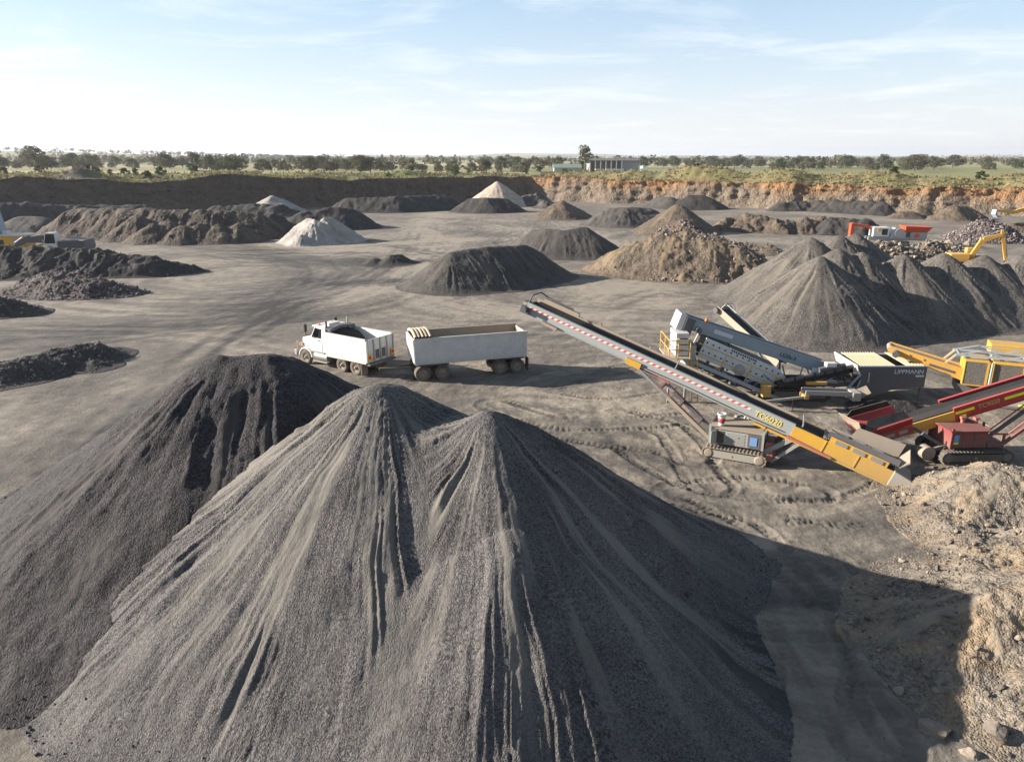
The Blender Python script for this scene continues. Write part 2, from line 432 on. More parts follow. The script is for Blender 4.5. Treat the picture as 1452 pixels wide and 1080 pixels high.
def make_floor():
    xs = axis(-75, -14, 26, 60, 0.10, 1.02, .5); xs = np.concatenate([-axis(75, 75, 75.5, 240, .6)[:0:-1], xs, axis(60, 60, 60.5, 250, .6)[1:]]); ys = axis(-90, 14.5, 47, 112, 0.10, 1.02, .45); ys = np.concatenate([ys[:-1], axis(112, 112, 112.5, 300, .5)[1:]])
    X, Y = np.meshgrid(xs, ys); Z = floor_low(X, Y)
    near = smooth(80, 50, Y) * smooth(9, 14, Y) * smooth(-30, -16, X) * smooth(60, 40, X)
    churn = smooth(-2, 4, X) * smooth(50, 42, Y) * near
    Z += near * 0.018 * fbm(X * 1.6, Y * 1.6, 4, 9) + churn * (0.035 * fbm(X * 0.9, Y * 1.1, 4, 21) + 0.012 * fbm(X * 4, Y * 4, 2, 31))
    W = np.zeros_like(Z)
    wx = X + 0.12 * perlin(X * .7, Y * .7, 4); wy = Y + 0.12 * perlin(X * .7, Y * .7, 6)
    for k, (pts, gauge, lug) in enumerate(TRACKS):
        pl = curve_pts(gpl(*pts)); bx = [p[0] for p in pl]; by = [p[1] for p in pl]
        m = (X > min(bx) - 2) & (X < max(bx) + 2) & (Y > min(by) - 2) & (Y < max(by) + 2)
        d, s, sd = poly_dist(wx[m], wy[m], pl)
        e = np.abs(np.abs(sd) - gauge)
        inn = smooth(0.27, 0.21, e); berm = np.exp(-((e - 0.33) / 0.10) ** 2)
        pres = smooth(-0.5, 0.0, perlin(s * 0.35 + k * 7, sd * 0.3, 11 + k))
        lugs = np.sign(np.sin(2 * math.pi * s / lug + 0.9 * np.abs(sd)))
        Z[m] += pres * (inn * (-0.035 + 0.028 * lugs) + berm * 0.035); W[m] = np.maximum(W[m], inn * pres)
    tone = np.zeros_like(Z)
    for k, (pts, hw, tn) in enumerate(ROADS):
        pl = curve_pts(gpl(*pts), 6)
        d, s, sd = poly_dist(X, Y, pl)
        f = np.exp(-(d / hw) ** 2) * (0.55 + 0.6 * np.clip(fbm(sd * 0.9 + k * 13, s * 0.03, 5, 50 + k, 0.72) + 0.3, 0, 1.2))
        tone += tn * f
    # single wheel lines of trucks and loaders
    rw = random.Random(12)
    for k, pts in enumerate(WHEELS):
        for rep in range(2):
            off = rw.uniform(-2.5, 2.5)
            pl = curve_pts(gpl(*pts), 8); bx = [p[0] for p in pl]; by = [p[1] for p in pl]
            m = (X > min(bx) - 6) & (X < max(bx) + 6) & (Y > min(by) - 6) & (Y < max(by) + 6)
            d, s, sd = poly_dist(X[m], Y[m], pl)
            e = np.abs(np.abs(sd - off + 0.8 * perlin(s * .04, s * 0 + k, 300 + k)) - 1.0)
            tone[m] += rw.choice((-.5, -.4, .4, .3)) * np.exp(-(e / 0.42) ** 2) * smooth(-.4, .2, perlin(s * .07 + k * 5, sd * .05, 320 + k + rep))
    # curved wheel streaks
    fl = np.zeros_like(Z)
    for cx, cy, r0, r1, sd in ((14, 90, 3, 42, 1), (-34, 92, 3, 46, 2), (-60, 30, 10, 45, 3), (10, 40, 2, 30, 4), (-30, 150, 5, 60, 5), (40, 130, 5, 60, 6)):
        r = np.hypot(X - cx, Y - cy); th = np.arctan2(Y - cy, X - cx)
        fl += smooth(r0, r0 + 4, r) * smooth(r1, r1 * .6, r) * fbm(r * 0.55 + 0.5 * perlin(th * 2, r * .05, sd), th * 1.3, 4, 70 + sd, 0.75, 2.3)
    me = grid_mesh('quarry_floor', np.stack([X.ravel(), Y.ravel(), Z.ravel()], 1), grid_quads(len(xs), len(ys)), True,
                   {'tone': tone, 'streak': fl, 'track': W})
    k = NT('quarry dirt'); p = k.pos(obj=False)
    n1 = k.noise(p, 0.07, 6, 0.6); n2 = k.noise(p, 0.9, 6, 0.65); n3 = k.noise(p, 7, 5, 0.7)
    v = k.math('ADD', k.math('MULTIPLY', n1, 0.9), k.math('MULTIPLY', n2, 0.55))
    v = k.math('ADD', v, k.math('MULTIPLY', k.attr('streak'), 0.17))
    v = k.math('ADD', v, k.math('MULTIPLY', k.attr('tone'), 0.45))
    # long brushed drag lines left by tyres and buckets
    mpn = k.n('ShaderNodeMapping'); mpn.inputs['Rotation'].default_value = (0, 0, 0.35); mpn.inputs['Scale'].default_value = (0.25, 2.6, 1); k.l(p, mpn.inputs[0])
    v = k.math('ADD', v, k.math('MULTIPLY', k.math('SUBTRACT', k.noise(mpn.outputs[0], 0.8, 5, 0.6, 1.2), 0.5), 0.16))
    v = k.math('ADD', v, k.math('MULTIPLY', k.math('SUBTRACT', n3, 0.5), 0.38))
    col = k.ramp(v, [(0.20, (0.036, 0.032, 0.029)), (0.45, (0.086, 0.076, 0.065)), (0.70, (0.158, 0.136, 0.109)), (0.92, (0.265, 0.226, 0.175))])
    sc = k.n('ShaderNodeTexVoronoi'); sc.inputs['Scale'].default_value = 9; k.l(p, sc.inputs['Vector'])
    ss = k.n('ShaderNodeSeparateColor'); k.l(sc.outputs['Color'], ss.inputs[0])
    peb = k.math('MULTIPLY', k.rng(sc.outputs['Distance'], 0.32, 0.2), k.rng(ss.outputs[0], 0.78, 0.86))
    col = k.mix(k.math('MULTIPLY', peb, 0.7), col, k.mix(ss.outputs[1], (0.07, 0.065, 0.07), (0.33, 0.28, 0.22)))
    col = k.mix(k.math('MULTIPLY', k.attr('track'), 0.25), col, (0.07, 0.06, 0.05))
    hb = k.math('ADD', k.math('MULTIPLY', n2, 0.6), k.math('ADD', k.math('MULTIPLY', n3, 0.25), k.math('MULTIPLY', peb, 0.12)))
    hb = k.math('ADD', hb, k.math('MULTIPLY', k.noise(p, 30, 3, 0.6), 0.06))
    m = k.done(col, 0.95, k.bump(hb, 0.8, 0.22))
    return prop(mesh_obj('quarry_floor', me, m), kind='structure', label='brown grey compacted dirt floor of the quarry with wheel tracks')
make_floor()

# ------------------------------------------------------------------ pit wall and plain
RIMPTS = [(-60, -80), (120, -80), (230, -20), (245, 80), (215, 148), (136, 190), (72, 228), (5, 274), (-40, 244), (-88, 208), (-130, 180), (-170, 152), (-215, 60), (-200, -40)]
def rim_h(x, y): return 8.0 - 0.011 * np.clip(x, -200, 200)
def resample(pts, step):
    out = []; n = len(pts)
    for i in range(n):
        a, b = np.array(pts[i], float), np.array(pts[(i + 1) % n], float); l = np.hypot(*(b - a)); m = max(2, int(l / step))
        for k in range(m): out.append(a + (b - a) * k / m)
    return np.array(out)
rim = resample(RIMPTS, 0.65)
ctr = np.array([0.0, 95.0])
tang = np.roll(rim, -3, 0) - np.roll(rim, 3, 0); tang /= np.linalg.norm(tang, axis=1)[:, None]
outn = np.stack([tang[:, 1], -tang[:, 0]], 1)               # points away from the pit
sgn = np.sign(((rim - ctr) * outn).sum(1)); outn *= np.median(sgn)
sarc = np.concatenate([[0], np.cumsum(np.linalg.norm(np.diff(rim, axis=0), axis=1))])
rim = rim + outn * (2.2 * fbm(sarc / 22, sarc * 0, 3, 5) + 0.7 * fbm(sarc / 4, sarc * 0 + 3, 2, 8))[:, None]
RH = rim_h(rim[:, 0], rim[:, 1]) + 0.9 * fbm(sarc / 18, sarc * 0 + 9, 4, 15)
leftw = smooth(-20, -60, rim[:, 0]) * (rim[:, 1] > 60)
RH = RH + leftw * (0.9 * fbm(sarc / 30, sarc * 0 + 4, 3, 16)) - 2.6 * np.exp(-((rim[:, 0] + 146) / 14) ** 2) * (rim[:, 1] > 60)
def plain_base(x, y):
    r = np.hypot(x, y)
    z = 8.0 - 0.011 * np.clip(x, -200, 200) * np.exp(-np.maximum(r - 250, 0) / 400.0)
    z = z + smooth(350, 1500, r) * 1.6 * fbm(x / 600, y / 600, 3, 40)
    z = z + 24 * np.exp(-((x + 1150) / 620) ** 2 - ((y - 1650) / 420) ** 2)
    z = z + smooth(2200, 5200, r) * (22 + 26 * fbm(x / 1500, y / 1500, 3, 44))
    return z
def make_wall_and_plain():
    n = len(rim); ts = np.linspace(0, 1, 26)
    V = []
    talus = np.clip(0.26 + 0.34 * fbm(sarc / 14, sarc * 0 + 2, 3, 22), 0.05, 0.7)
    ledge = np.floor((sarc + 3 * fbm(sarc / 6, sarc * 0, 2, 77)) / 3.2)
    for t in ts:
        z = t * RH
        o = np.where(t < talus, -1.9 - 3.0 * (talus * 2.2) * (1 - t / talus), -1.9 * (1 - (t - talus) / (1 - talus)) ** 1.2)
        crag = 1.1 * (1 - np.abs(perlin(sarc / 3.6, z / 4.5 + 4, 31)) * 2) + 0.7 * perlin(sarc / 1.7, z / 1.3, 32) + 0.45 * perlin(sarc / 0.8, z / 0.8, 33) + 0.5 * perlin(sarc / 9, z / 1.1, 34) + 0.5 * (rnd1(ledge, 9) - 0.5)
        crag = crag * np.clip(t / 0.12, 0, 1) * (0 if t >= 0.999 else 1) * np.where(t < talus, 0.45, 1.0)
        p = rim + outn * (o - 0.2 + 0.62 * crag)[:, None] if t < 0.999 else rim
        V.append(np.stack([p[:, 0], p[:, 1], z - (0.25 if t == 0 else 0)], 1))
    V = np.array(V); rows = len(ts)
    i = np.arange(n); j = (i + 1) % n
    q = np.concatenate([np.stack([r * n + i, r * n + j, (r + 1) * n + j, (r + 1) * n + i], 1) for r in range(rows - 1)])
    me = grid_mesh('pit_wall', V.reshape(-1, 3), q, True, {'up': np.repeat(ts, n)})
    k = NT('quarry rock face'); p = k.pos(obj=False)
    mpn = k.n('ShaderNodeMapping'); mpn.inputs['Scale'].default_value = (0.5, 0.5, 0.38); k.l(p, mpn.inputs[0])
    n1 = k.noise(p, 0.05, 5, 0.6, 0.5); n2 = k.noise(mpn.outputs[0], 0.9, 6, 0.7)
    n3 = k.voro(mpn.outputs[0], 4.5, out='Color'); s3 = k.n('ShaderNodeSeparateColor'); k.l(n3, s3.inputs[0])
    rock = k.mix(k.rng(n2, 0.35, 0.65), (0.085, 0.068, 0.052), (0.215, 0.165, 0.115))
    rock = k.mix(k.math('MULTIPLY', s3.outputs[0], 0.4), rock, (0.25, 0.19, 0.135))
    clay = k.mix(k.rng(n2, 0.35, 0.7), (0.20, 0.10, 0.042), (0.31, 0.18, 0.085))
    f = k.math('ADD', k.math('MULTIPLY', k.attr('up'), 0.95), k.math('MULTIPLY', k.math('SUBTRACT', n1, 0.5), 1.7))
    col = k.mix(k.rng(f, 0.50, 0.95), rock, clay)
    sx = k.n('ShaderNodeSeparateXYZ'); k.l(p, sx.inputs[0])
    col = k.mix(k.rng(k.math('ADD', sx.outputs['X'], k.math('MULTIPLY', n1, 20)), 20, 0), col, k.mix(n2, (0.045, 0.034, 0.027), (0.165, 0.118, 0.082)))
    hb = k.math('ADD', n2, k.math('ADD', k.math('MULTIPLY', k.voro(p, 1.3), 0.6), k.math('MULTIPLY', k.voro(p, 3.5), 0.35)))
    m = k.done(col, 0.95, k.bump(hb, 1.0, 0.6))
    prop(mesh_obj('pit_wall', me, m), kind='structure', label='steep rock and clay face round the quarry pit')

    ds = [0, .8, 1.8, 3, 4.5, 6, 8, 10, 12.5, 15, 18, 21, 25, 29, 34, 40, 48, 58, 72, 90]
    while ds[-1] < 9500: ds.append(ds[-1] * 1.16)
    dirv = rim - ctr; dirv /= np.linalg.norm(dirv, axis=1)[:, None]
    V = []; nearA = []; soil = []
    for d in ds:
        b = smooth(5, 60, np.array(d))
        dr = outn * (1 - b) + dirv * b; dr /= np.linalg.norm(dr, axis=1)[:, None]
        p = rim + dr * d; x, y = p[:, 0], p[:, 1]
        zb = plain_base(x, y)
        w = smooth(0, 25, np.array(d))
        z = RH * (1 - w) + zb * w
        prof = smooth(1.5, 9, np.array(d)) * smooth(46, 16, np.array(d))
        right = smooth(8, 40, x)
        mound = prof * right * np.clip(1.9 + 2.3 * fbm(x / 26, y / 26, 3, 60) + 1.6 * np.exp(-((x - 85) / 26) ** 2), 0.2, 6)
        mound = mound + prof * (1 - right) * np.clip(0.5 + 1.4 * fbm(x / 18, y / 18, 3, 61), 0, 3)
        mound = mound + 2.0 * np.exp(-((x + 116) / 4.5) ** 2 - ((y - 200) / 5) ** 2)
        z = z + mound * smooth(0, 4, np.array(d)) + (0.35 * fbm(x / 3, y / 3, 3, 63) * prof)
        # sagging lip
        z = z - 0.5 * smooth(1.2, 0.0, np.array(d)) * 0
        V.append(np.stack([x, y, z], 1)); nearA.append(np.full(n, 1 - smooth(35, 80, np.array(d))))
        soil.append(np.clip(0.75 * smooth(5, 0, np.array(d)) + 0.6 * np.clip(fbm(x / 14, y / 14, 3, 65) - 0.15, 0, 1) * prof * 2 + np.exp(-((x + 116) / 5) ** 2 - ((y - 200) / 6) ** 2), 0, 1))
    V = np.array(V); rows = len(ds)
    q = np.concatenate([np.stack([r * n + i, r * n + j, (r + 1) * n + j, (r + 1) * n + i], 1) for r in range(rows - 1)])
    me = grid_mesh('plain', V.reshape(-1, 3), q, True, {'near': np.array(nearA), 'soil': np.array(soil)})
    k = NT('grassland'); p = k.pos(obj=False)
    mpn = k.n('ShaderNodeMapping'); mpn.inputs['Scale'].default_value = (0.0030, 0.0042, 0); mpn.inputs['Rotation'].default_value = (0, 0, 0.3); k.l(p, mpn.inputs[0])
    cell = k.voro(mpn.outputs[0], 1.0, out='Color'); cs = k.n('ShaderNodeSeparateColor'); k.l(cell, cs.inputs[0])
    fld = k.ramp(cs.outputs[0], [(0.0, (0.38, 0.32, 0.17)), (0.28, (0.44, 0.38, 0.18)), (0.30, (0.19, 0.19, 0.075)), (0.5, (0.24, 0.23, 0.09)), (0.52, (0.30, 0.26, 0.14)), (0.75, (0.27, 0.25, 0.11)), (0.78, (0.12, 0.155, 0.05)), (1.0, (0.36, 0.30, 0.18))])
    for x in k.t.nodes:
        if x.type == 'VALTORGB': x.color_ramp.interpolation = 'LINEAR'
    n1 = k.noise(p, 0.02, 6, 0.6); n2 = k.noise(p, 0.5, 6, 0.7); n3 = k.noise(p, 0.12, 5, 0.6)
    fld = k.mix(k.rng(n1, 0.35, 0.7, 0, 0.5), fld, (0.17, 0.165, 0.08))
    gr = k.mix(k.rng(n3, 0.38, 0.62), (0.17, 0.15, 0.06), (0.27, 0.20, 0.10))
    gr = k.mix(k.rng(n2, 0.35, 0.7), gr, (0.105, 0.10, 0.042))
    sg = k.n('ShaderNodeSeparateXYZ'); k.l(p, sg.inputs[0])
    gr = k.mix(k.math('MULTIPLY', k.rng(sg.outputs['X'], 10, -25), k.rng(n3, 0.35, 0.6)), gr, (0.095, 0.125, 0.038))
    col = k.mix(k.attr('near'), fld, gr)
    so = k.math('ADD', k.attr('soil'), k.math('MULTIPLY', k.math('SUBTRACT', n2, 0.5), 0.8))
    sx = k.n('ShaderNodeSeparateXYZ'); k.l(p, sx.inputs[0])
    soilc = k.mix(k.rng(sx.outputs['X'], -10, 15), (0.085, 0.068, 0.052), (0.27, 0.165, 0.085))
    col = k.mix(k.rng(so, 0.35, 0.75), col, soilc)
    m = k.done(col, 0.95, k.bump(k.math('ADD', n2, k.math('MULTIPLY', k.noise(p, 2.5, 4, 0.6), 0.5)), 0.8, 0.5))
    prop(mesh_obj('plain', me, m), kind='structure', label='flat grassland and farm paddocks round the quarry to the horizon')
    return np.array(V)
PLAINV = make_wall_and_plain()

# ------------------------------------------------------------------ rocks
def ico(sub):
    bm = bmesh.new(); bmesh.ops.create_icosphere(bm, subdivisions=sub, radius=1.0)
    v = np.array([x.co[:] for x in bm.verts]); f = np.array([[y.index for y in x.verts] for x in bm.faces]); bm.free(); return v, f
ICO1, ICO2, ICO3 = ico(1), ico(2), ico(3)
def tri_mesh(name, V, F, smoothf=False, attrs=None):
    me = bpy.data.meshes.new(name); n, m = len(V), len(F)
    me.vertices.add(n); me.vertices.foreach_set('co', np.asarray(V, np.float32).ravel())
    me.loops.add(m * 3); me.loops.foreach_set('vertex_index', np.asarray(F, np.int32).ravel())
    me.polygons.add(m); me.polygons.foreach_set('loop_start', np.arange(0, m * 3, 3, dtype=np.int32)); me.polygons.foreach_set('loop_total', np.full(m, 3, np.int32))
    me.polygons.foreach_set('use_smooth', np.full(m, smoothf, bool))
    if attrs:
        for k, a in attrs.items():
            t = me.attributes.new(k, 'FLOAT', 'POINT'); t.data.foreach_set('value', np.asarray(a, np.float32).ravel())
    me.update(calc_edges=True); return me
def rots(n, rg):
    q = rg.normal(size=(n, 4)); q /= np.linalg.norm(q, axis=1)[:, None]; w, x, y, z = q.T
    return np.stack([np.stack([1 - 2 * (y * y + z * z), 2 * (x * y - z * w), 2 * (x * z + y * w)], -1), np.stack([2 * (x * y + z * w), 1 - 2 * (x * x + z * z), 2 * (y * z - x * w)], -1), np.stack([2 * (x * z - y * w), 2 * (y * z + x * w), 1 - 2 * (x * x + y * y)], -1)], 1)
def rock_cloud(name, P, S, seed, mat, parent=None, base=ICO1):
    rg = np.random.default_rng(seed); n = len(P); bv, bf = base
    jit = 1 + rg.uniform(-0.28, 0.28, (n, len(bv), 1))
    v = bv[None] * jit * np.stack([rg.uniform(.7, 1.3, n), rg.uniform(.6, 1.1, n), rg.uniform(.45, .9, n)], 1)[:, None, :]
    v = np.einsum('nij,nkj->nki', rots(n, rg), v) * (np.asarray(S) * 0.5)[:, None, None] + np.asarray(P)[:, None, :]
    f = bf[None] + (np.arange(n) * len(bv))[:, None, None]
    at_ = np.repeat(rg.uniform(0, 1, n), len(bv))
    return mesh_obj(name, tri_mesh(name, v.reshape(-1, 3), f.reshape(-1, 3), False, {'tone': at_}), mat, parent)
def rock_mat(name, a, b, c):
    k = NT(name); p = k.pos(obj=False); t = k.attr('tone')
    col = k.ramp(t, [(0.0, a), (0.55, b), (1.0, c)])
    n = k.noise(p, 6, 5, 0.7)
    v = k.n('ShaderNodeVectorMath', operation='SCALE'); k.l(col, v.inputs[0]); k.l(k.rng(n, 0.25, 0.75, 0.7, 1.3), v.inputs['Scale'])
    return k.done(v.outputs[0], 0.9, k.bump(k.noise(p, 9, 5, 0.7), 0.6, 0.08))
def boulder_mesh(seed, size, sub=ICO3, flat=0.8):
    rg = np.random.default_rng(seed); v, f = sub; v = v.copy()
    for _ in range(14):                                   # cut flat facets
        d = rg.normal(size=3); d /= np.linalg.norm(d); h = rg.uniform(0.5, 0.82)
        s = v @ d; v = v - np.outer(np.maximum(s - h, 0), d)
    v = v + 0.022 * rg.normal(size=v.shape)
    v *= np.array([rg.uniform(.85, 1.15), rg.uniform(.75, 1.0), flat]) * size / 2
    return tri_mesh('boulder', v, f, False, {'tone': np.full(len(v), rg.uniform(0.2, 0.9))})

# ------------------------------------------------------------------ heaps
HEAPS = {}
def heap(name, label, cat, ridges, mat, al=34.0, res=0.3, r0=0.5, rill=0.10, K=8.0, rough=0.05, lump=0.10, seed=1, fin=0.5, base=0.0, group=None, flat=None, saw=0.5, lumpf=0.35, mask=None, spur=False, blend=0.3, damp=None):
    """one stockpile: the surface that slumps at its angle of repose from one or more ridge lines"""
    pts = [p for r in ridges for p in r]
    tn = math.tan(math.radians(al))
    m = max(p[2] for p in pts) / tn * 1.12 + 1.2
    x0, x1 = min(p[0] for p in pts) - m, max(p[0] for p in pts) + m; y0, y1 = min(p[1] for p in pts) - m, max(p[1] for p in pts) + m
    xs = np.arange(x0, x1, res); ys = np.arange(y0, y1, res); X, Y = np.meshgrid(xs, ys)
    Xw = X + 0.22 * r0 * fbm(X * 0.5, Y * 0.5, 2, seed + 90); Yw = Y + 0.22 * r0 * fbm(X * 0.5, Y * 0.5, 2, seed + 95)
    H = np.full(X.shape, -1e9); U = np.zeros_like(H); D = np.zeros_like(H); gap = np.full(X.shape, 9.0)
    for ri, r in enumerate(ridges):
        segs = list(zip(r[:-1], r[1:])) if len(r) > 1 else [(r[0], r[0])]
        L = 0.0; h1 = np.full(X.shape, -1e9); U1 = np.zeros_like(H); D1 = np.zeros_like(H)
        for a, b in segs:
            dx, dy = b[0] - a[0], b[1] - a[1]; l2 = dx * dx + dy * dy
            t = np.clip(((Xw - a[0]) * dx + (Yw - a[1]) * dy) / l2, 0, 1) if l2 > 0 else np.zeros_like(X)
            qx, qy = Xw - a[0] - t * dx, Yw - a[1] - t * dy; d = np.hypot(qx, qy)
            hr = a[2] + (b[2] - a[2]) * t
            th = np.arctan2(qy, qx)
            tt = tn * (1 + 0.07 * perlin(np.cos(th) * 1.3 + ri * 3.1, np.sin(th) * 1.3 + seed, seed + 5))
            h = hr - tt * (np.sqrt(d * d + r0 * r0) - r0)
            if spur:                                     # streaks keep running from the ridge's first point
                th = np.arctan2(Yw - r[0][1], Xw - r[0][0]); d = np.hypot(Xw - r[0][0], Yw - r[0][1]); t = 0
            w = h > h1
            h1 = np.where(w, h, h1); U1 = np.where(w, th * K + (0 if spur else (L + t * math.sqrt(l2)) * K * 0.22) + ri * 37.7, U1); D1 = np.where(w, d, D1); L += math.sqrt(l2)
        w = h1 > H; df = np.abs(h1 - H)
        gap = np.where(w, df, np.minimum(gap, df))
        U = np.where(w, U1, U); D = np.where(w, D1, D)
        H = np.maximum(H, h1) + np.maximum(blend - df, 0) ** 2 / (4 * blend)
    if flat is not None: H = np.where(H > flat, flat + (H - flat) * 0.12, H)
    U = U + 0.22 * perlin(U * 0.4, D * 0.12, seed + 1) + 0.05 * perlin(X * 1.3, Y * 1.3, seed + 2)
    act = smooth(0.25, 1.8, D) * np.clip(H / 1.0, 0, 1) * smooth(0.0, 0.5, gap)
    act = act * (0.25 + 0.95 * smooth(-0.25, 0.35, perlin(U * 0.21 + 3, D * 0.11, seed + 8) + 0.3 * perlin(X * 0.4, Y * 0.4, seed + 9)))
    ra = 1 - 2.2 * np.abs(perlin(U * 0.62, D * 0.13, seed + 11)); rb = perlin(U * 1.9, D * 0.28, seed + 12); rc = perlin(U * 4.6, D * 0.55, seed + 13)
    c = np.floor(U * 0.75); fr = U * 0.75 - c
    sa = np.clip(perlin(c * 3.17 + 0.5, D * 0.32 + rnd1(c, seed) * 9, seed + 14) * 1.6 + 0.15, 0, 1)
    H = H + rill * act * (0.30 * ra + 0.55 * rb + 0.45 * rc + saw * 2.4 * sa * (0.5 - fr))
    H = H + lump * fbm(X * lumpf, Y * lumpf, 4, seed + 20) * np.clip(H + 0.3, 0, 1) + rough * fbm(X * 1.9, Y * 1.9, 3, seed + 30, 0.65) * np.clip(H * 2, 0, 1)
    if mask is not None: H = mask(X, Y, H)
    Hs = 0.5 * (H + np.sqrt(H * H + 0.10)) - 0.045 if res < 0.2 else 0.5 * (H + np.sqrt(H * H + 0.05)) - 0.05
    fines = smooth(0.0, 0.38, perlin(U * 0.8 + 7, D * 0.10, seed + 40) + 0.5 * perlin(U * 2.9, D * 0.2, seed + 41) + 0.25 * perlin(X * .8, Y * .8, seed + 42) + fin - 0.5)
    fines *= 1 - 0.75 * smooth(0.35, 0.95, D / max(1e-3, max(p[2] for p in pts) / tn))
    keep4 = Hs > 0.012
    kq = keep4[:-1, :-1] | keep4[:-1, 1:] | keep4[1:, 1:] | keep4[1:, :-1]
    q = grid_quads(len(xs), len(ys), kq)
    G = floor_low(X, Y)
    Z = np.where(keep4, Hs, -0.25) + base + np.where(keep4, G * (base == 0) * np.clip(1 - H, 0, 1), 0)
    used = np.zeros(X.size, bool); used[q.ravel()] = True
    idx = np.cumsum(used) - 1
    cx, cy = float(np.mean([p[0] for p in pts])), float(np.mean([p[1] for p in pts]))
    V = np.stack([X.ravel() - cx, Y.ravel() - cy, Z.ravel() - base], 1)[used]
    me = grid_mesh(name, V, idx[q], True, {'fines': fines.ravel()[used], 'damp': (damp(X, Y, U, D).ravel()[used] if damp else np.zeros(int(used.sum())))})
    o = mesh_obj(name, me, mat); o.location = (cx, cy, base)
    prop(o, label, cat, group)
    HEAPS[o.name] = (xs, ys, Z, o)
    return o
def on_heap(o, x, y):
    xs, ys, Z, _ = HEAPS[o.name]
    i = np.clip(((np.asarray(x) - xs[0]) / (xs[1] - xs[0])).astype(int), 0, len(xs) - 1); j = np.clip(((np.asarray(y) - ys[0]) / (ys[1] - ys[0])).astype(int), 0, len(ys) - 1)
    return Z[j, i]
def strew(o, n, smin, smax, mat, seed, where=None, sink=0.15, power=2.5, name='loose_rock', zmin=0.05):
    """loose stones lying on a heap (too many to count): one part of the heap"""
    xs, ys, Z, _ = HEAPS[o.name]; rg = np.random.default_rng(seed)
    x = rg.uniform(xs[0], xs[-1], n * 6); y = rg.uniform(ys[0], ys[-1], n * 6); z = on_heap(o, x, y)
    ok = z > o.location.z + zmin
    if where is not None: ok &= where(x, y, z, rg)
    x, y, z = x[ok][:n], y[ok][:n], z[ok][:n]
    s = smin + (smax - smin) * rg.uniform(0, 1, len(x)) ** power
    L = o.location
    c = rock_cloud(name, np.stack([x - L.x, y - L.y, z - L.z + s * (0.3 - sink)], 1), s, seed + 1, mat, o)
    c['kind'] = 'stuff'
    return c
# ------------------------------------------------------------------ heap materials
G_MAIN = gravel_mat('grey brown crushed stone', (0.094, 0.087, 0.082), 0.68, (0.152, 0.137, 0.117), 34, 0.9, 1.1)
G_DARK = gravel_mat('dark purple grey crushed stone', (0.036, 0.032, 0.032), 0.75, (0.058, 0.050, 0.044), 24, 0.7, 1.0)
G_RIDGE = gravel_mat('grey crushed stone', (0.098, 0.088, 0.076), 0.6, (0.145, 0.124, 0.097), 18, 0.7, 1.0)
G_BLACK = gravel_mat('black stone dust', (0.042, 0.038, 0.034), 0.4, (0.062, 0.054, 0.045), 12, 0.6, 1.0)
G_GREY = gravel_mat('dark grey stone dust', (0.072, 0.065, 0.057), 0.35, (0.098, 0.086, 0.071), 12, 0.6, 1.0)
G_BROWN = gravel_mat('brown fill', (0.115, 0.088, 0.063), 0.45, (0.155, 0.118, 0.080), 6, 0.9, 1.0)
G_TAN = gravel_mat('tan overburden', (0.118, 0.093, 0.067), 0.5, (0.185, 0.135, 0.084), 8, 0.7, 1.0)
G_WHITE = gravel_mat('white sand', (0.31, 0.285, 0.25), 0.12, (0.35, 0.32, 0.275), 6, 0.5, 1.0)
G_CREAM = gravel_mat('cream sand', (0.42, 0.34, 0.26), 0.12, (0.46, 0.38, 0.29), 6, 0.5, 1.0)
G_RUBBLE = gravel_mat('purple grey rubble', (0.095, 0.080, 0.074), 0.65, (0.13, 0.11, 0.09), 3.2, 1.0, 1.6)
G_BANK = gravel_mat('tan and grey dirt bank', (0.150, 0.128, 0.100), 0.5, (0.20, 0.168, 0.128), 17, 0.8, 1.0, stain=(0.31, 0.215, 0.115))
R_PURPLE = rock_mat('purple grey broken rock', (0.085, 0.072, 0.072), (0.16, 0.125, 0.12), (0.30, 0.25, 0.21))
R_TAN = rock_mat('tan and grey broken rock', (0.09, 0.08, 0.07), (0.18, 0.15, 0.118), (0.33, 0.265, 0.195))
A = ap
# ------------------------------------------------------------------ the three big heaps in front
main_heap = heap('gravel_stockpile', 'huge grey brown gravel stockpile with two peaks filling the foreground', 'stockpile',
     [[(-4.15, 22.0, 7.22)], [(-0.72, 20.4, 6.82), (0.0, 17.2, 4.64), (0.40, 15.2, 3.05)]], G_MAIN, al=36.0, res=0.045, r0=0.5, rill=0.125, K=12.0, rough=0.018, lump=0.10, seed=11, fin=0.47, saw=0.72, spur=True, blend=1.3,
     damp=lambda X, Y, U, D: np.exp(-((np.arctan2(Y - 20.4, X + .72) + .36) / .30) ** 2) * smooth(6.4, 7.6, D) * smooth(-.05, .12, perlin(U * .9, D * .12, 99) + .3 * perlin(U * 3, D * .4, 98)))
left_heap = heap('gravel_stockpile', 'dark gravel stockpile with a flat black top at the left behind the two-peaked one', 'stockpile',
     [[(-10.9, 26.0, 7.0), (-10.1, 26.1, 6.95), (-9.1, 26.3, 7.05)]], G_DARK, al=34.5, res=0.07, r0=0.45, rill=0.10, K=6.0, rough=0.028, lump=0.16, seed=23, fin=0.30, saw=0.6)
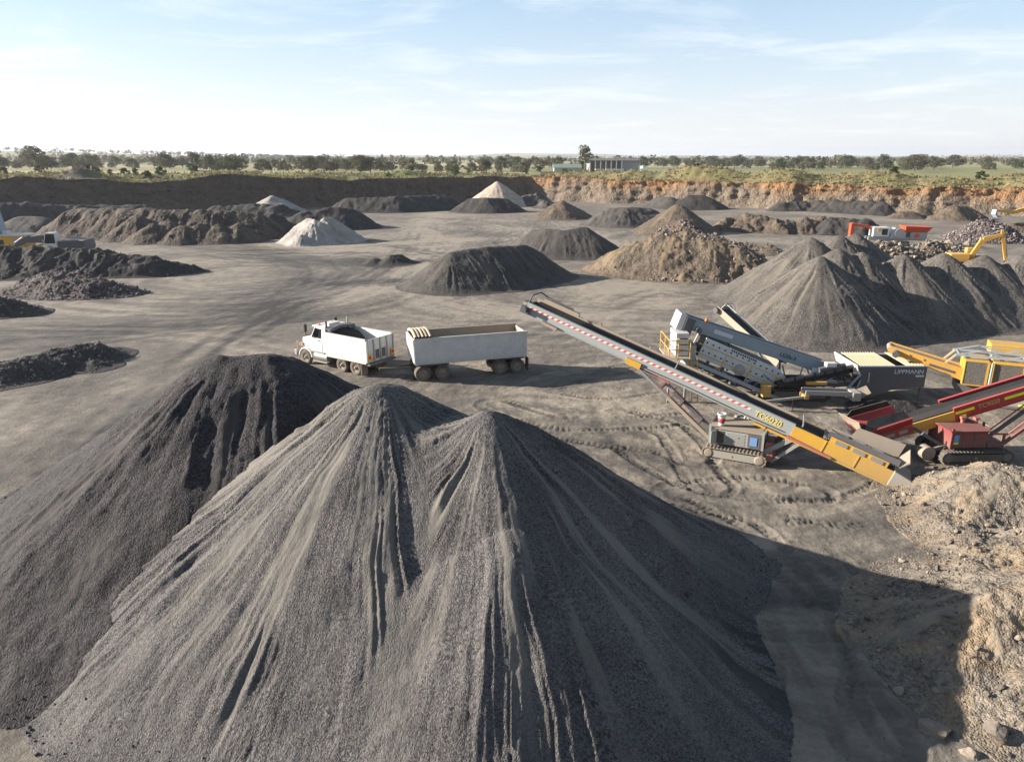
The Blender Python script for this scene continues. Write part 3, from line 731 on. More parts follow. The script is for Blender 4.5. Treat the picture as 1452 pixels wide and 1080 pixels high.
# row of merged cones at the right
def RG(px, py, Y): return tuple(at(px, py, Y))
ridge_heap = heap('gravel_stockpile', 'long grey gravel stockpile of many merged cones behind the screening machine', 'stockpile',
     [[RG(1165, 362, 62)], [RG(1190, 352, 66)], [RG(1222, 357, 66)], [RG(1282, 360, 66)], [RG(1340, 359, 67)], [RG(1398, 361, 68)], [RG(1450, 362, 68)], [RG(1505, 366, 68)], [RG(1560, 366, 68)],
      [RG(1150, 336, 74)], [RG(1190, 333, 77)], [RG(1214, 331, 79)], [RG(1100, 375, 74)]], G_RIDGE, al=35.5, res=0.12, r0=0.35, rill=0.13, K=9.0, rough=0.025, lump=0.08, seed=35, fin=0.38, saw=1.0, blend=0.12)
# ------------------------------------------------------------------ heaps in the middle distance
def cone(*a): return [ap(*a)]
h = heap('dust_stockpile', 'broad flat-topped dark stone dust stockpile beyond the white truck and trailer', 'stockpile',
     [[A(640, 356, 418, 33), A(690, 349, 414, 33), A(745, 347, 404, 33)]], G_GREY, al=34, res=0.13, r0=0.35, rill=0.13, K=9, rough=0.03, lump=0.12, seed=41, fin=.45, saw=.9)
heap('dust_stockpile', 'dark grey dust stockpile right behind the broad flat-topped one', 'stockpile',
     [[A(758, 325, 366, 33), A(775, 324, 368, 33), A(800, 326, 369, 33), A(830, 321, 369, 33)]], G_GREY, al=34, res=0.16, r0=0.35, rill=0.10, K=8, rough=.03, lump=.08, seed=43, fin=.45, saw=.8)
heap('dust_stockpile', 'black flat-topped stockpile in front of the cream sand cone', 'stockpile',
     [[A(668, 281, 302, 33), A(690, 280, 303, 33), A(715, 281, 302, 33)]], G_BLACK, al=33, res=0.3, r0=0.8, rill=0.15, K=4, seed=44)
heap('sand_stockpile', 'cream sand cone at the foot of the far dark pit wall', 'stockpile', [[tuple(at(705, 257, 236))]], G_CREAM, al=35, res=0.3, r0=0.4, rill=0.12, K=4, seed=45)
heap('dirt_heap', 'brown dirt heap between two black stockpiles near the middle of the pit', 'stockpile', [cone(796, 285, 312, 31), [A(808, 290, 311, 31)]], G_BROWN, al=31, res=0.3, r0=1.0, rill=0.1, K=4, rough=.1, lump=.25, seed=46)
heap('dust_stockpile', 'wide dark stockpile with lumpy rounded top left of the rocky brown mound', 'stockpile',
     [[A(866, 296, 322, 32), A(885, 294, 323, 32), A(918, 294, 322, 32)]], G_GREY, al=32, res=0.3, r0=1.2, rill=0.2, K=6, lump=.25, seed=47)
heap('dust_stockpile', 'long low black stockpile at the foot of the far dark wall', 'stockpile',
     [[A(492, 281, 302, 33), A(560, 278, 302, 33), A(630, 276, 298, 33)]], G_BLACK, al=33, res=0.35, r0=0.8, rill=0.2, K=4, lump=.25, seed=48)
heap('dust_stockpile', 'small dark heap at the right end of the long low black stockpile', 'stockpile', [[A(652, 272, 285, 33), A(664, 272, 285, 33)]], G_BLACK, al=33, res=0.4, r0=0.8, seed=49)
heap('sand_stockpile', 'slumped white sand stockpile standing alone on the open floor', 'stockpile',
     [[A(438, 308, 347, 36), A(446, 311, 349, 36)], [A(460, 309, 347, 36), A(470, 309, 346, 36)], [A(428, 333, 350, 34)]], G_WHITE, al=36, res=0.16, r0=0.25, rill=0.22, K=4, rough=.07, lump=.25, seed=50, saw=.9)
heap('sand_stockpile', 'small white sand heap in the shade of the dark pit wall', 'stockpile', [[tuple(at(386, 277, 172)), tuple(at(398, 281, 172))]], G_WHITE, al=30, res=0.35, r0=0.6, rill=.15, seed=51)
heap('dust_stockpile', 'black dust stockpile directly behind the slumped white sand', 'stockpile',
     [[A(428, 300, 328, 33), A(480, 293, 327, 33), A(496, 295, 326, 33)]], G_BLACK, al=33, res=0.3, r0=0.8, rill=.15, K=4, lump=.25, seed=52)
heap('dirt_heap', 'long dark brown ridge of tipped loads at the left of the pit', 'stockpile',
     [[A(x, y, f, 36)] for x, y, f in ((102, 297, 338), (130, 298, 340), (165, 297, 341), (192, 304, 344), (215, 316, 347), (238, 311, 346), (258, 319, 348), (283, 317, 347), (310, 318, 347), (338, 316, 346))]
     + [[A(100, 296, 339, 36), A(160, 294, 341, 36), A(230, 296, 342, 36), A(300, 297, 342, 36), A(365, 302, 340, 36)]], G_BROWN and gravel_mat('dark brown fill', (0.075, 0.060, 0.046), 0.45, (0.115, 0.09, 0.064), 5, .9), al=36, res=0.22, r0=0.5, rill=.25, K=3, rough=.08, lump=.3, seed=53, saw=.9)
heap('dirt_heap', 'dark mound with bare top behind the tipped brown ridge', 'stockpile', [[A(300, 294, 322, 33), A(352, 289, 322, 33), A(400, 290, 322, 33)], [A(385, 303, 334, 33)]], G_BLACK, al=33, res=0.35, r0=1, lump=.5, seed=54)
heap('dust_stockpile', 'small black heap with a bite taken from its left side on the open floor', 'stockpile', [[A(531, 365, 376, 30)], [A(556, 362, 377, 29), A(565, 361, 376, 29)]], G_BLACK, al=30, res=0.12, r0=0.3, rill=.1, K=3, rough=.06, lump=.15, seed=55)
b1 = heap('dirt_berm', 'long black dirt berm at the left edge in front of the yellow machines', 'berm',
     [[A(-60, 346, 398, 38), A(60, 351, 396, 38), A(130, 353, 394, 38), A(215, 362, 392, 38), A(270, 375, 386, 38)]], G_BLACK, al=38, res=0.16, r0=0.8, rill=.12, K=3, rough=.12, lump=.35, seed=56)
strew(b1, 400, 0.1, 0.35, R_PURPLE, 561)
b2 = heap('rubble_heap', 'low heap of broken rock in front of the black dirt berm', 'rubble', [[A(38, 398, 414, 30), A(70, 383, 420, 30), A(95, 386, 424, 30), A(130, 392, 424, 30), A(165, 402, 422, 30)]], G_RUBBLE, al=30, res=0.14, r0=0.6, rill=.1, K=3, rough=.10, lump=.4, seed=57)
strew(b2, 1100, 0.08, 0.45, R_PURPLE, 571)
b3 = heap('rubble_heap', 'black rubble heap cut by the left edge below the low rock heap', 'rubble', [[A(-70, 402, 455, 30), A(-10, 420, 452, 30), A(40, 434, 446, 28)]], G_BLACK, al=30, res=0.14, r0=0.6, rill=.1, K=3, rough=.15, lump=.3, seed=58)
strew(b3, 300, 0.08, 0.32, R_PURPLE, 581)
b4 = heap('rubble_heap', 'long dark rubble windrow at the left edge beyond the dark gravel stockpile', 'rubble', [[A(-60, 528, 560, 28), A(30, 508, 545, 28), A(80, 494, 530, 28), A(125, 486, 516, 28)], [A(135, 512, 524, 24)]], G_BLACK, al=28, res=0.09, r0=0.5, rill=.08, K=3, rough=.07, lump=.28, seed=59)
strew(b4, 900, 0.04, 0.24, R_PURPLE, 591)
mid = heap('rubble_heap', 'big rocky brown mound topped with purple rubble in the middle of the pit', 'rubble',
     [[A(905, 340, 394, 33), A(950, 328, 398, 33)], [A(950, 325, 398, 33), A(1010, 332, 400, 33), A(1040, 342, 400, 33)], [A(968, 312, 392, 33)], [A(1060, 362, 398, 33)], [A(890, 362, 392, 33)], [A(975, 375, 400, 33)]], G_TAN, al=33, res=0.16, r0=0.9, rill=.16, K=3, rough=.06, lump=.35, seed=60)
strew(mid, 700, 0.15, 0.6, R_PURPLE, 601, where=lambda x, y, z, rg: (z > 4.2) | ((x > 25) & (rg.uniform(0, 1, x.shape) < 0.5)) | (rg.uniform(0, 1, x.shape) < 0.03))
strew(mid, 600, 0.15, 0.55, R_PURPLE, 602, where=lambda x, y, z, rg: (z > 4.4) | ((z < 0.8) & (x > 16) & (y < 90)))
heap('dirt_heap', 'brown cone peeking out behind the purple rubble of the rocky mound', 'stockpile', [cone(962, 289, 335, 34)], G_BROWN, al=34, res=0.3, r0=.6, seed=61, rough=.08)
heap('dust_stockpile', 'dark round-topped heap left of a pair near the orange rock wall', 'stockpile', [[A(935, 279, 296, 30), A(950, 279, 297, 30)]], G_GREY, al=30, res=0.4, r0=1, seed=62)
heap('dust_stockpile', 'dark round-topped heap right of a pair near the orange rock wall', 'stockpile', [[A(980, 276, 298, 30), A(998, 277, 298, 30)]], G_BLACK, al=30, res=0.4, r0=1, seed=63)
heap('dirt_heap', 'brown cone at the corner where the dark and orange walls meet', 'stockpile', [cone(794, 263, 282, 36), cone(806, 272, 284, 34)], G_BROWN, al=35, res=0.4, r0=.6, rough=.2, lump=.4, seed=64)
heap('rubble_heap', 'dark lumpy heap left of the corner brown cone', 'rubble', [[A(740, 279, 291, 30), A(760, 275, 293, 30)], [A(775, 284, 296, 30)]], G_GREY, al=30, res=0.35, r0=.8, rough=.2, lump=.6, seed=65)
heap('dirt_berm', 'brown dirt berm with slumped front behind the rocky mound', 'berm', [[A(1032, 310, 329, 36), A(1062, 304, 330, 36), A(1110, 311, 332, 36), A(1150, 310, 332, 36), A(1185, 308, 330, 36)]], G_BROWN, al=36, res=0.25, r0=1.2, rill=.15, K=2, rough=.15, lump=.7, seed=66)
heap('dirt_berm', 'long dark dirt berm below the orange rock wall', 'berm', [[A(1110, 287, 300, 33), A(1150, 285, 300, 33), A(1200, 284, 303, 33), A(1250, 288, 306, 33)]], G_BLACK, al=33, res=0.35, r0=1, rough=.12, lump=.5, seed=67)
heap('dirt_berm', 'black dirt berm behind the red crusher', 'berm', [[A(1180, 309, 334, 35), A(1225, 309, 336, 35)]], G_BLACK, al=35, res=0.25, r0=1, rough=.12, lump=.4, seed=68)
b5 = heap('rubble_heap', 'low gravel tail at the right foot of the rocky mound', 'rubble', [[A(1060, 345, 360, 28), A(1090, 348, 362, 28)]], G_TAN, al=28, res=0.2, r0=.6, rough=.15, lump=.3, seed=69)
strew(b5, 250, .15, .5, R_PURPLE, 691)
heap('dirt_heap', 'small brown mound left of the excavators under the rock wall', 'stockpile', [[A(1278, 300, 311, 30), A(1292, 299, 311, 30)]], G_BROWN, al=30, res=0.3, r0=.8, rough=.1, seed=70)
heap('dirt_heap', 'tan dirt cone leaning on the foot of the rock wall', 'stockpile', [cone(1305, 292, 310, 33)], G_TAN, al=33, res=0.3, r0=.5, rough=.15, seed=71)
heap('dirt_heap', 'large brown dirt heap under the rock wall at the right', 'stockpile', [[A(1352, 292, 314, 32), A(1368, 291, 313, 32)]], G_BROWN, al=32, res=0.3, r0=.7, rough=.12, lump=.3, seed=72)
b6 = heap('rubble_heap', 'pale purple cone of broken rock behind the yellow excavator', 'rubble', [[A(1398, 311, 345, 32), A(1406, 310, 345, 32)]], G_RUBBLE, al=32, res=0.2, r0=.6, rough=.15, lump=.2, seed=73)
strew(b6, 1400, .2, .7, R_PURPLE, 731)
heap('dirt_heap', 'brown heap at the right edge below the far excavator', 'stockpile', [[A(1440, 316, 330, 30), A(1475, 312, 330, 30)]], G_BROWN, al=30, res=0.3, r0=1, rough=.12, seed=74)
b7 = heap('rubble_heap', 'low brown rubble in front of the red crusher', 'rubble', [[A(1250, 342, 372, 32), A(1262, 343, 372, 32)], [A(1320, 343, 366, 28), A(1350, 348, 366, 28)], [A(1290, 352, 372, 28)]], G_BROWN, al=31, res=0.2, r0=.8, rough=.15, lump=.4, seed=75)
strew(b7, 900, .2, .9, R_TAN, 751)
heap('dirt_heap', 'dark dust heap beside the feed hopper legs under the yellow conveyor', 'stockpile', [[A(1250, 567, 590, 30), A(1285, 569, 590, 30)]], G_BLACK, al=30, res=0.08, r0=.3, rill=.04, rough=.04, lump=.08, seed=76)
heap('dust_stockpile', 'dark heap in shadow far left behind the tipped brown ridge', 'stockpile', [[A(30, 306, 332, 30), A(58, 307, 332, 30)]], G_GREY, al=30, res=0.35, r0=1.2, seed=77)
heap('dirt_berm', 'raised dark bench under the far left pit wall', 'berm', [[A(-40, 292, 322, 38), A(40, 287, 318, 38), A(90, 291, 314, 38), A(200, 290, 312, 38)]], G_BLACK, al=38, res=0.35, r0=1.5, rough=.1, lump=.4, seed=78)
# ------------------------------------------------------------------ dirt bank close on the right
def bank_mask(X, Y, H):
    return H + 0.22 * fbm(X * 0.55, Y * 0.55, 4, 811) * np.clip(H + 0.4, 0, 1)
bank = heap('dirt_bank', 'tan and grey dirt bank strewn with rocks at the right edge', 'dirt bank',
     [[(20.4, 27.2, 1.85)], [(21.5, 26.2, 1.5), (24, 26.0, 1.8)], [(17.8, 24.0, 0.55), (20.4, 23.0, 1.35), (24, 22.5, 2.1)], [(12.9, 18.3, .7), (14.6, 18.5, 1.65), (16.4, 18.4, 2.1), (20, 18.5, 2.4)], [(14.6, 21.2, .5), (17.2, 22.0, 0.9), (20, 21, 1.6)], [(18, 25.6, .8), (20.2, 26.6, 1.4)], [(13.6, 16.9, .9), (15.5, 16.4, 1.6), (18, 16, 1.9)]],
     G_BANK, al=29, res=0.055, r0=0.9, rill=.06, K=4, rough=.07, lump=.16, seed=81, mask=bank_mask, fin=.45)
strew(bank, 2600, .03, .15, R_TAN, 812, power=2.4, where=lambda x, y, z, rg: fbm(x * .5, y * .5, 3, 813) + rg.uniform(-.5, .5, x.shape) > 0)
strew(bank, 260, .10, .28, R_TAN, 815, power=2.0, where=lambda x, y, z, rg: (np.abs((y - 23.3) - 0.55 * (x - 17)) < 1.1) | (rg.uniform(0, 1, x.shape) < 0.25))


R_GRAV = rock_mat('rolled grey gravel', (0.045, 0.040, 0.038), (0.085, 0.076, 0.070), (0.17, 0.15, 0.13))
strew(main_heap, 5200, .03, .11, R_GRAV, 111, where=lambda x, y, z, rg: (z < .05 + .9 * rg.uniform(0, 1, x.shape) ** 2), zmin=-.02)
strew(left_heap, 1800, .03, .11, R_GRAV, 112, where=lambda x, y, z, rg: (z < .05 + .9 * rg.uniform(0, 1, x.shape) ** 2), zmin=-.02)
# ------------------------------------------------------------------ machine materials
P_WHITE = paint('dusty white paint', (0.72, 0.70, 0.66), 0.4, 0.35)
P_WHITE2 = paint('clean white paint', (0.76, 0.75, 0.73), 0.35, 0.24)
P_BOX = paint('grey white trailer paint', (0.62, 0.61, 0.585), 0.5, 0.42)
P_GREY = paint('light grey machine paint', (0.33, 0.35, 0.34), 0.5, 0.45, (0.30, 0.255, 0.195))
P_PALE = paint('pale grey machine paint', (0.60, 0.64, 0.63), 0.5, 0.25)
P_BLUEG = paint('blue grey machine paint', (0.29, 0.345, 0.38), 0.45, 0.22)
P_DGREY = paint('dark grey machine paint', (0.085, 0.088, 0.10), 0.5, 0.3)
P_BLACK = paint('black steel', (0.022, 0.022, 0.024), 0.5, 0.3)
P_YEL = paint('yellow machine paint', (0.62, 0.34, 0.035), 0.4, 0.35)
P_ORY = paint('orange yellow paint', (0.68, 0.36, 0.06), 0.45, 0.4)
P_RED = paint('red machine paint', (0.40, 0.028, 0.028), 0.4, 0.22)
P_DRED = paint('dusty dark red paint', (0.20, 0.024, 0.026), 0.45, 0.35)
P_ORANGE = paint('orange red machine paint', (0.60, 0.075, 0.02), 0.4, 0.25)
P_PINK = paint('faded red paint', (0.48, 0.13, 0.10), 0.5, 0.3)
P_TAN = paint('dust caked steel', (0.36, 0.29, 0.215), 0.8, 0.5)
P_STEEL = paint('bare worn steel', (0.42, 0.42, 0.42), 0.4, 0.35, metal=0.6)
P_BELT = paint('black conveyor belt', (0.020, 0.019, 0.021), 0.75, 0.22, (0.10, 0.085, 0.07))
P_TYRE = paint('tyre rubber', (0.030, 0.028, 0.026), 0.85, 0.75, (0.19, 0.155, 0.12))
P_RIM = paint('dusty wheel rim', (0.36, 0.33, 0.28), 0.6, 0.6)
P_CREAM = paint('cream grizzly bar', (0.58, 0.46, 0.30), 0.6, 0.35)
P_GLASS = paint('dark cab glass', (0.018, 0.022, 0.027), 0.08, 0.06)
P_LAMPR = paint('red lamp lens', (0.55, 0.02, 0.02), 0.25, 0.05)
P_LAMPO = paint('orange lamp lens', (0.80, 0.20, 0.02), 0.25, 0.05)
P_MARK = paint('yellow marker panel', (0.75, 0.40, 0.03), 0.4, 0.1)
P_LIME = paint('fluorescent yellow stripe', (0.80, 0.80, 0.03), 0.5, 0.03)
P_LETY = paint('yellow lettering', (0.72, 0.55, 0.10), 0.5, 0.05)
P_LETW = paint('pale lettering', (0.62, 0.62, 0.64), 0.5, 0.05)
P_LETB = paint('black lettering', (0.03, 0.03, 0.035), 0.5, 0.0)
P_BLUE = paint('blue notice panel', (0.16, 0.30, 0.55), 0.5, 0.1)
P_GOLD = paint('gold lettering', (0.50, 0.34, 0.12), 0.5, 0.1)
LOAD = gravel_mat('dark load', (0.050, 0.045, 0.042), 0.4, (0.08, 0.07, 0.06), 14)
LOAD2 = gravel_mat('grey dust load', (0.21, 0.185, 0.15), 0.3, (0.28, 0.25, 0.2), 14)
k = NT('red and white hazard tape'); _t = k.n('ShaderNodeUVMap')
_u = k.n('ShaderNodeAttribute'); _u.attribute_name = 'run'
_f = k.math('GREATER_THAN', k.math('FRACT', k.math('MULTIPLY', _u.outputs['Fac'], 1 / 0.32)), 0.5)
P_TAPE = k.done(k.mix(_f, (0.70, 0.66, 0.63), (0.62, 0.05, 0.05)), 0.5)
k = NT('wire mesh grille'); _p = k.pos(obj=False)
_w = k.voro(_p, 22)
P_MESH = k.done(k.mix(k.rng(_w, 0.2, 0.5), (0.055, 0.052, 0.05), (0.16, 0.145, 0.12)), 0.7, k.bump(_w, 0.6, 0.03))

def wheel(parent, M, r=0.52, w=0.28, dual=False):
    """tyre centred on M, axis = local y, outside towards +y"""
    m = MB(M); ww = w * (2.15 if dual else 1)
    prof = [(r * .56, w / 2 - .02), (r * .80, w / 2), (r * .95, w / 2 - .02), (r, w / 2 - .06), (r, -w / 2 + .06), (r * .95, -w / 2 + .02), (r * .56, -w / 2)]
    m.ring(prof, 'y', 28)
    if dual: m.M = M @ Matrix.Translation((0, -w * 1.2, 0)); m.ring(prof, 'y', 24); m.M = M
    t = m.build('wheel', P_TYRE, parent)
    m = MB(M)
    m.ring([(r * .57, w / 2 - .015), (r * .52, w / 2 - .05), (r * .46, w / 2 - .10), (r * .2, w / 2 - .07), (r * .18, w / 2 + .01), (0.001, w / 2 + .02)], 'y', 20)
    m.build('rim', P_RIM, t)
    m = MB(M)
    m.ring([(r * .15, w / 2 + .005), (r * .13, w / 2 + .07), (0.001, w / 2 + .075)], 'y', 12)
    for i in range(8):
        a = i * math.pi / 4; c = Vector((math.cos(a) * r * .30, w / 2 - .085, math.sin(a) * r * .30)); m.cyl(c, c + Vector((0, .05, 0)), .022, n=6)
    m.build('hub', P_TAN, t)
    return t
def crawler(parent, M, L=3.0, r=0.32, w=0.42, shoe=P_BLACK, framem=P_GREY):
    """crawler track centred on M: local x along, base at z=0"""
    m = MB(M); per = 2 * (L - 2 * r) + 2 * math.pi * r; n = int(per / 0.17); st = L - 2 * r
    for i in range(n):
        s = per * i / n
        if s < st: p, a = (-st / 2 + s, 0.0), 0.0
        elif s < st + math.pi * r: q = (s - st) / r; p, a = (st / 2 + r * math.sin(q), r - r * math.cos(q)), q
        elif s < 2 * st + math.pi * r: p, a = (st / 2 - (s - st - math.pi * r), 2 * r), math.pi
        else: q = (s - 2 * st - math.pi * r) / r; p, a = (-st / 2 - r * math.sin(q), r + r * math.cos(q)), math.pi + q
        m.M = M @ Matrix.Translation((p[0], 0, p[1])) @ Matrix.Rotation(-a, 4, 'Y')
        m.box(-.075, .075, -w / 2, w / 2, .0, .045); m.box(-.02, .02, -w / 2, w / 2, -.035, .0)
    t = m.build('crawler_track', shoe, parent)
    m = MB(M); m.prism([(-st / 2, .12), (st / 2, .12), (st / 2 + .08, r), (st / 2, 2 * r - .13), (-st / 2, 2 * r - .13), (-st / 2 - .08, r)], 'y', -w * .38, w * .42)
    m.build('track_frame', framem, t)
    for sx in (-1, 1):
        m = MB(M @ Matrix.Translation((sx * st / 2, 0, r))); m.ring([(r * .82, -w * .4), (r * .82, w * .44), (r * .5, w * .47), (.001, w * .47)], 'y', 18)
        m.build('sprocket', P_TAN if shoe is not P_BLACK else P_DGREY, t)
    m = MB(M); m.cyl((0.1, w * .42, r), (0.1, w * .46, r), .06, n=10); m.build('marker', P_YEL, t)
    return t
def plate(m, a, b, c, d, th=0.04):
    """thin plate through four corners"""
    a, b, c, d = map(Vector, (a, b, c, d)); n = (b - a).cross(d - a).normalized() * th / 2
    return m.hexa([a - n, b - n, c - n, d - n], [a + n, b + n, c + n, d + n])
def tape(parent, F, x0, x1, y, z, h=0.11):
    me = bpy.data.meshes.new('hazard_tape'); n = 60; vs = []; run = []
    top = parent
    while top.parent is not None: top = top.parent
    for i in range(n + 1):
        x = x0 + (x1 - x0) * i / n
        for zz, sk in ((z, 0.0), (z + h, 0.12)):
            vs.append(F @ Vector((x, y, zz)) - top.location); run.append(x + sk)
    me.from_pydata(vs, [], [(2 * i, 2 * i + 2, 2 * i + 3, 2 * i + 1) for i in range(n)])
    t = me.attributes.new('run', 'FLOAT', 'POINT'); t.data.foreach_set('value', run)
    return mesh_obj('hazard_tape', me, P_TAPE, parent)

# ------------------------------------------------------------------ tipper truck
def vframe(rear, head): # frame with x forward, origin on the ground
    return frame((rear[0], rear[1], 0), (head[0], head[1], 0))
def tipper():
    fr = gp(436, 516); rr = gp(507, 532)              # near front and last rear tyre contact
    d = (fr - rr).normalized(); left = Vector((0, 0, 1)).cross(d)
    org = rr - left * 1.05 + Vector((0, 0, 0.02))      # on the centre line under the last axle
    F = vframe(org, d); F.translation.z = 0.03
    WB = (fr - rr).length
    t = thing('tipper_truck', 'white bonneted tipper truck carrying a dark load and towing the trailer', 'truck', F.translation)
    FX = WB                                            # front axle x
    m = MB(F)
    for s in (-.42, .42): m.box(-1.0, FX + .9, s - .05, s + .05, .72, .98)
    for x in (-.6, 1.35, 2.6, FX - .6): m.box(x - .06, x + .06, -.42, .42, .74, .94)
    for x in (0, 1.33, FX): m.cyl((x, -.95, .52), (x, .95, .52), .09, n=8)
    m.box(-1.25, -1.0, -.5, .5, .55, .9)
    m.build('chassis', P_BLACK, t)
    for s in (1, -1):
        R = Matrix.Rotation(0 if s > 0 else math.pi, 4, 'Z')
        wheel(t, F @ Matrix.Translation((FX, s * 1.02, .52)) @ R, .52, .30)
        for x in (0, 1.33): wheel(t, F @ Matrix.Translation((x, s * 1.08, .52)) @ R, .52, .26, True)
    # bonnet and cab
    m = MB(F); m.hexa([(FX - .62, -.80, 1.0), (FX - .62, .80, 1.0), (FX - .62, .78, 2.0), (FX - .62, -.78, 2.0)], [(FX + .98, -.55, 1.05), (FX + .98, .55, 1.05), (FX + .95, .50, 1.72), (FX + .95, -.50, 1.72)])
    bon = m.build('bonnet', P_WHITE2, t, .06)
    for s in (1, -1):
        m = MB(F); arc = []
        for i in range(9):
            a = math.radians(5 + 170 * i / 8); arc.append((FX + .72 * math.cos(a), .52 + .70 * math.sin(a)))
        inner = [(FX + .62 * math.cos(math.radians(5 + 170 * i / 8)), .52 + .60 * math.sin(math.radians(5 + 170 * i / 8))) for i in range(8, -1, -1)]
        m.prism(arc + inner, 'y', s * .62, s * 1.16); m.build('mudguard', P_WHITE2, t, .02)
        m = MB(F); m.box(FX + .80, FX + .99, s * .60 - .1, s * .60 + .1, 1.12, 1.36); m.build('headlight', P_STEEL, t, .02)
        m = MB(F); m.box(FX + .72, FX + .86, s * .88 - .07, s * .88 + .07, 1.28, 1.40); m.build('indicator', P_LAMPO, t)
    m = MB(F); m.box(FX + .96, FX + 1.0, -.44, .44, 1.12, 1.66); g = m.build('grille', P_STEEL, t)
    m = MB(F); m.box(FX + 1.0, FX + 1.22, -1.1, 1.1, .52, .92); m.tube([(FX + 1.2, -.8, .9), (FX + 1.25, -.75, 1.45), (FX + 1.25, .75, 1.45), (FX + 1.2, .8, .9)], .045, 8); m.build('bull_bar', P_STEEL, t, .03)
    m = MB(F); cx0, cx1 = FX - 2.05, FX - .58
    m.hexa([(cx0, -1.08, 1.05), (cx1, -1.08, 1.05), (cx1, 1.08, 1.05), (cx0, 1.08, 1.05)], [(cx0, -1.08, 2.02), (cx1, -1.08, 2.02), (cx1, 1.08, 2.02), (cx0, 1.08, 2.02)])
    m.hexa([(cx0, -1.08, 2.0), (cx1, -1.08, 2.0), (cx1, 1.08, 2.0), (cx0, 1.08, 2.0)], [(cx0, -.98, 2.92), (cx1 - .42, -.98, 2.86), (cx1 - .42, .98, 2.86), (cx0, .98, 2.92)])
    cab = m.build('cab', P_WHITE2, t, .05)
    for s in (1, -1):
        m = MB(F); y = lambda z: s * (1.095 - .10 * (z - 2.0) / .9)
        plate(m, (cx0 + .38, y(2.08), 2.08), (cx1 - .14, y(2.08), 2.08), (cx1 - .47, y(2.74), 2.74), (cx0 + .38, y(2.74), 2.74), .03); m.build('side_window', P_GLASS, cab)
        m = MB(F); m.box(cx0 + .30, cx1 - .10, s * 1.085, s * 1.105, 1.12, 2.02); dr = m.build('door', P_WHITE2, cab)
        m = MB(F); m.box(cx0 + .42, cx0 + .62, s * 1.10, s * 1.135, 1.86, 1.92); m.build('door_handle', P_BLACK, cab)
        m = MB(F); m.tube([(cx1 - .1, s * 1.1, 2.2), (cx1 + .08, s * 1.38, 2.25), (cx1 + .08, s * 1.38, 3.0)], .025); m.box(cx1 + .02, cx1 + .12, s * 1.40 - .11, s * 1.40 + .11, 2.48, 3.02); m.build('mirror', P_BLACK, t)
        m = MB(F); m.cyl((cx0 - .16, s * .98, 1.2), (cx0 - .16, s * .98, 2.5), .10, n=12); m.cyl((cx0 - .16, s * .98, 2.5), (cx0 - .16, s * .98, 3.35), .065, n=10); m.build('exhaust_stack', P_STEEL if s < 0 else P_BLACK, t)
        m = MB(F); m.cyl((FX - 2.25, s * .92, .78), (FX - .95, s * .92, .78), .30, n=18); m.build('fuel_tank', P_STEEL, t)
        m = MB(F); m.box(FX - 2.3, FX - .85, s * 1.12 - .14, s * 1.12 + .14, .40, .46); m.box(FX - 2.0, FX - .9, s * 1.12 - .12, s * 1.12 + .10, 1.06, 1.10); m.build('side_step', P_STEEL, t)
        m = MB(F); m.box(-.75, -.71, s * 1.08 - .3, s * 1.08 + .3, .12, .95); m.build('mud_flap', P_TAN, t)
        m = MB(F); m.box(-1.06, -1.0, s * .86 - .16, s * .86 + .16, .92, 1.02); m.build('tail_light', P_LAMPR, t)
    m = MB(F); plate(m, (cx1 + .01, -.92, 2.08), (cx1 + .01, .92, 2.08), (cx1 - .41, .86, 2.80), (cx1 - .41, -.86, 2.80), .03); m.build('windscreen', P_GLASS, cab)
    m = MB(F); m.box(cx1 - .46, cx1 - .16, -.98, .98, 2.82, 2.90); m.build('sun_visor', P_WHITE2, cab)
    m = MB(F); m.box(cx0 + .1, cx0 + .5, -.5, .5, 2.92, 3.06); m.build('roof_unit', P_WHITE, cab)
    for yy in (-.6, 0, .6):
        m = MB(F); m.cyl((cx1 - .5, yy, 2.88), (cx1 - .5, yy, 3.0), .06, n=8); m.build('marker_lamp', P_LAMPO, cab)
    # tipper body
    bx0, bx1, zb, zt = -1.15, FX - 2.28, 1.08, 2.58
    m = MB(F); W = 1.25
    m.box(bx0, bx1, -W + .05, W - .05, zb, zb + .06)
    for s in (1, -1): m.box(bx0, bx1, s * W - .03, s * W + .03, zb, zt)
    m.box(bx1 - .05, bx1, -W, W, zb, zt + .25)
    body = m.build('tipper_body', P_WHITE, t)
    m = MB(F)
    for s in (1, -1): m.box(bx0 - .02, bx1 + .02, s * W - .06, s * W + .07, zt - .02, zt + .08); m.box(bx0, bx1, s * W - .02, s * W + .06, zb - .12, zb + .02); m.box(bx0, bx1, s * W, s * W + .045, zb + .13, zb + .17)
    m.build('side_rail', P_BOX, body)
    m = MB(F); m.box(bx0 - .08, bx0 - .02, -W - .04, W + .04, zb - .04, zt + .02); tg = m.build('tailgate', P_BOX, body)
    for yy in (-1.22, -.62, 0.0, .62, 1.22):
        m = MB(F); m.box(bx0 - .15, bx0 - .08, yy - .05, yy + .05, zb - .02, zt); m.build('rib', P_GREY, tg)
    for yy in (-.30, .30):
        m = MB(F); m.box(bx0 - .12, bx0 - .085, yy - .16, yy + .16, zb + .15, zb + .75); m.build('grain_door', P_DGREY, tg)
    for s in (1, -1):
        m = MB(F); m.box(bx0 - .17, bx0 - .155, s * 1.08 - .14, s * 1.08 + .14, zb + .08, zb + .55); mk = m.build('marker_panel', P_MARK, tg)
        m = MB(F); m.box(bx0 - .18, bx0 - .172, s * 1.08 - .10, s * 1.08 + .10, zb + .24, zb + .42); m.build('reflector', P_LAMPR, mk)
    m = MB(F); m.box(bx0 - .30, bx0 - .02, -1.25, 1.25, zb - .22, zb - .08); m.build('rear_bar', P_DGREY, t)
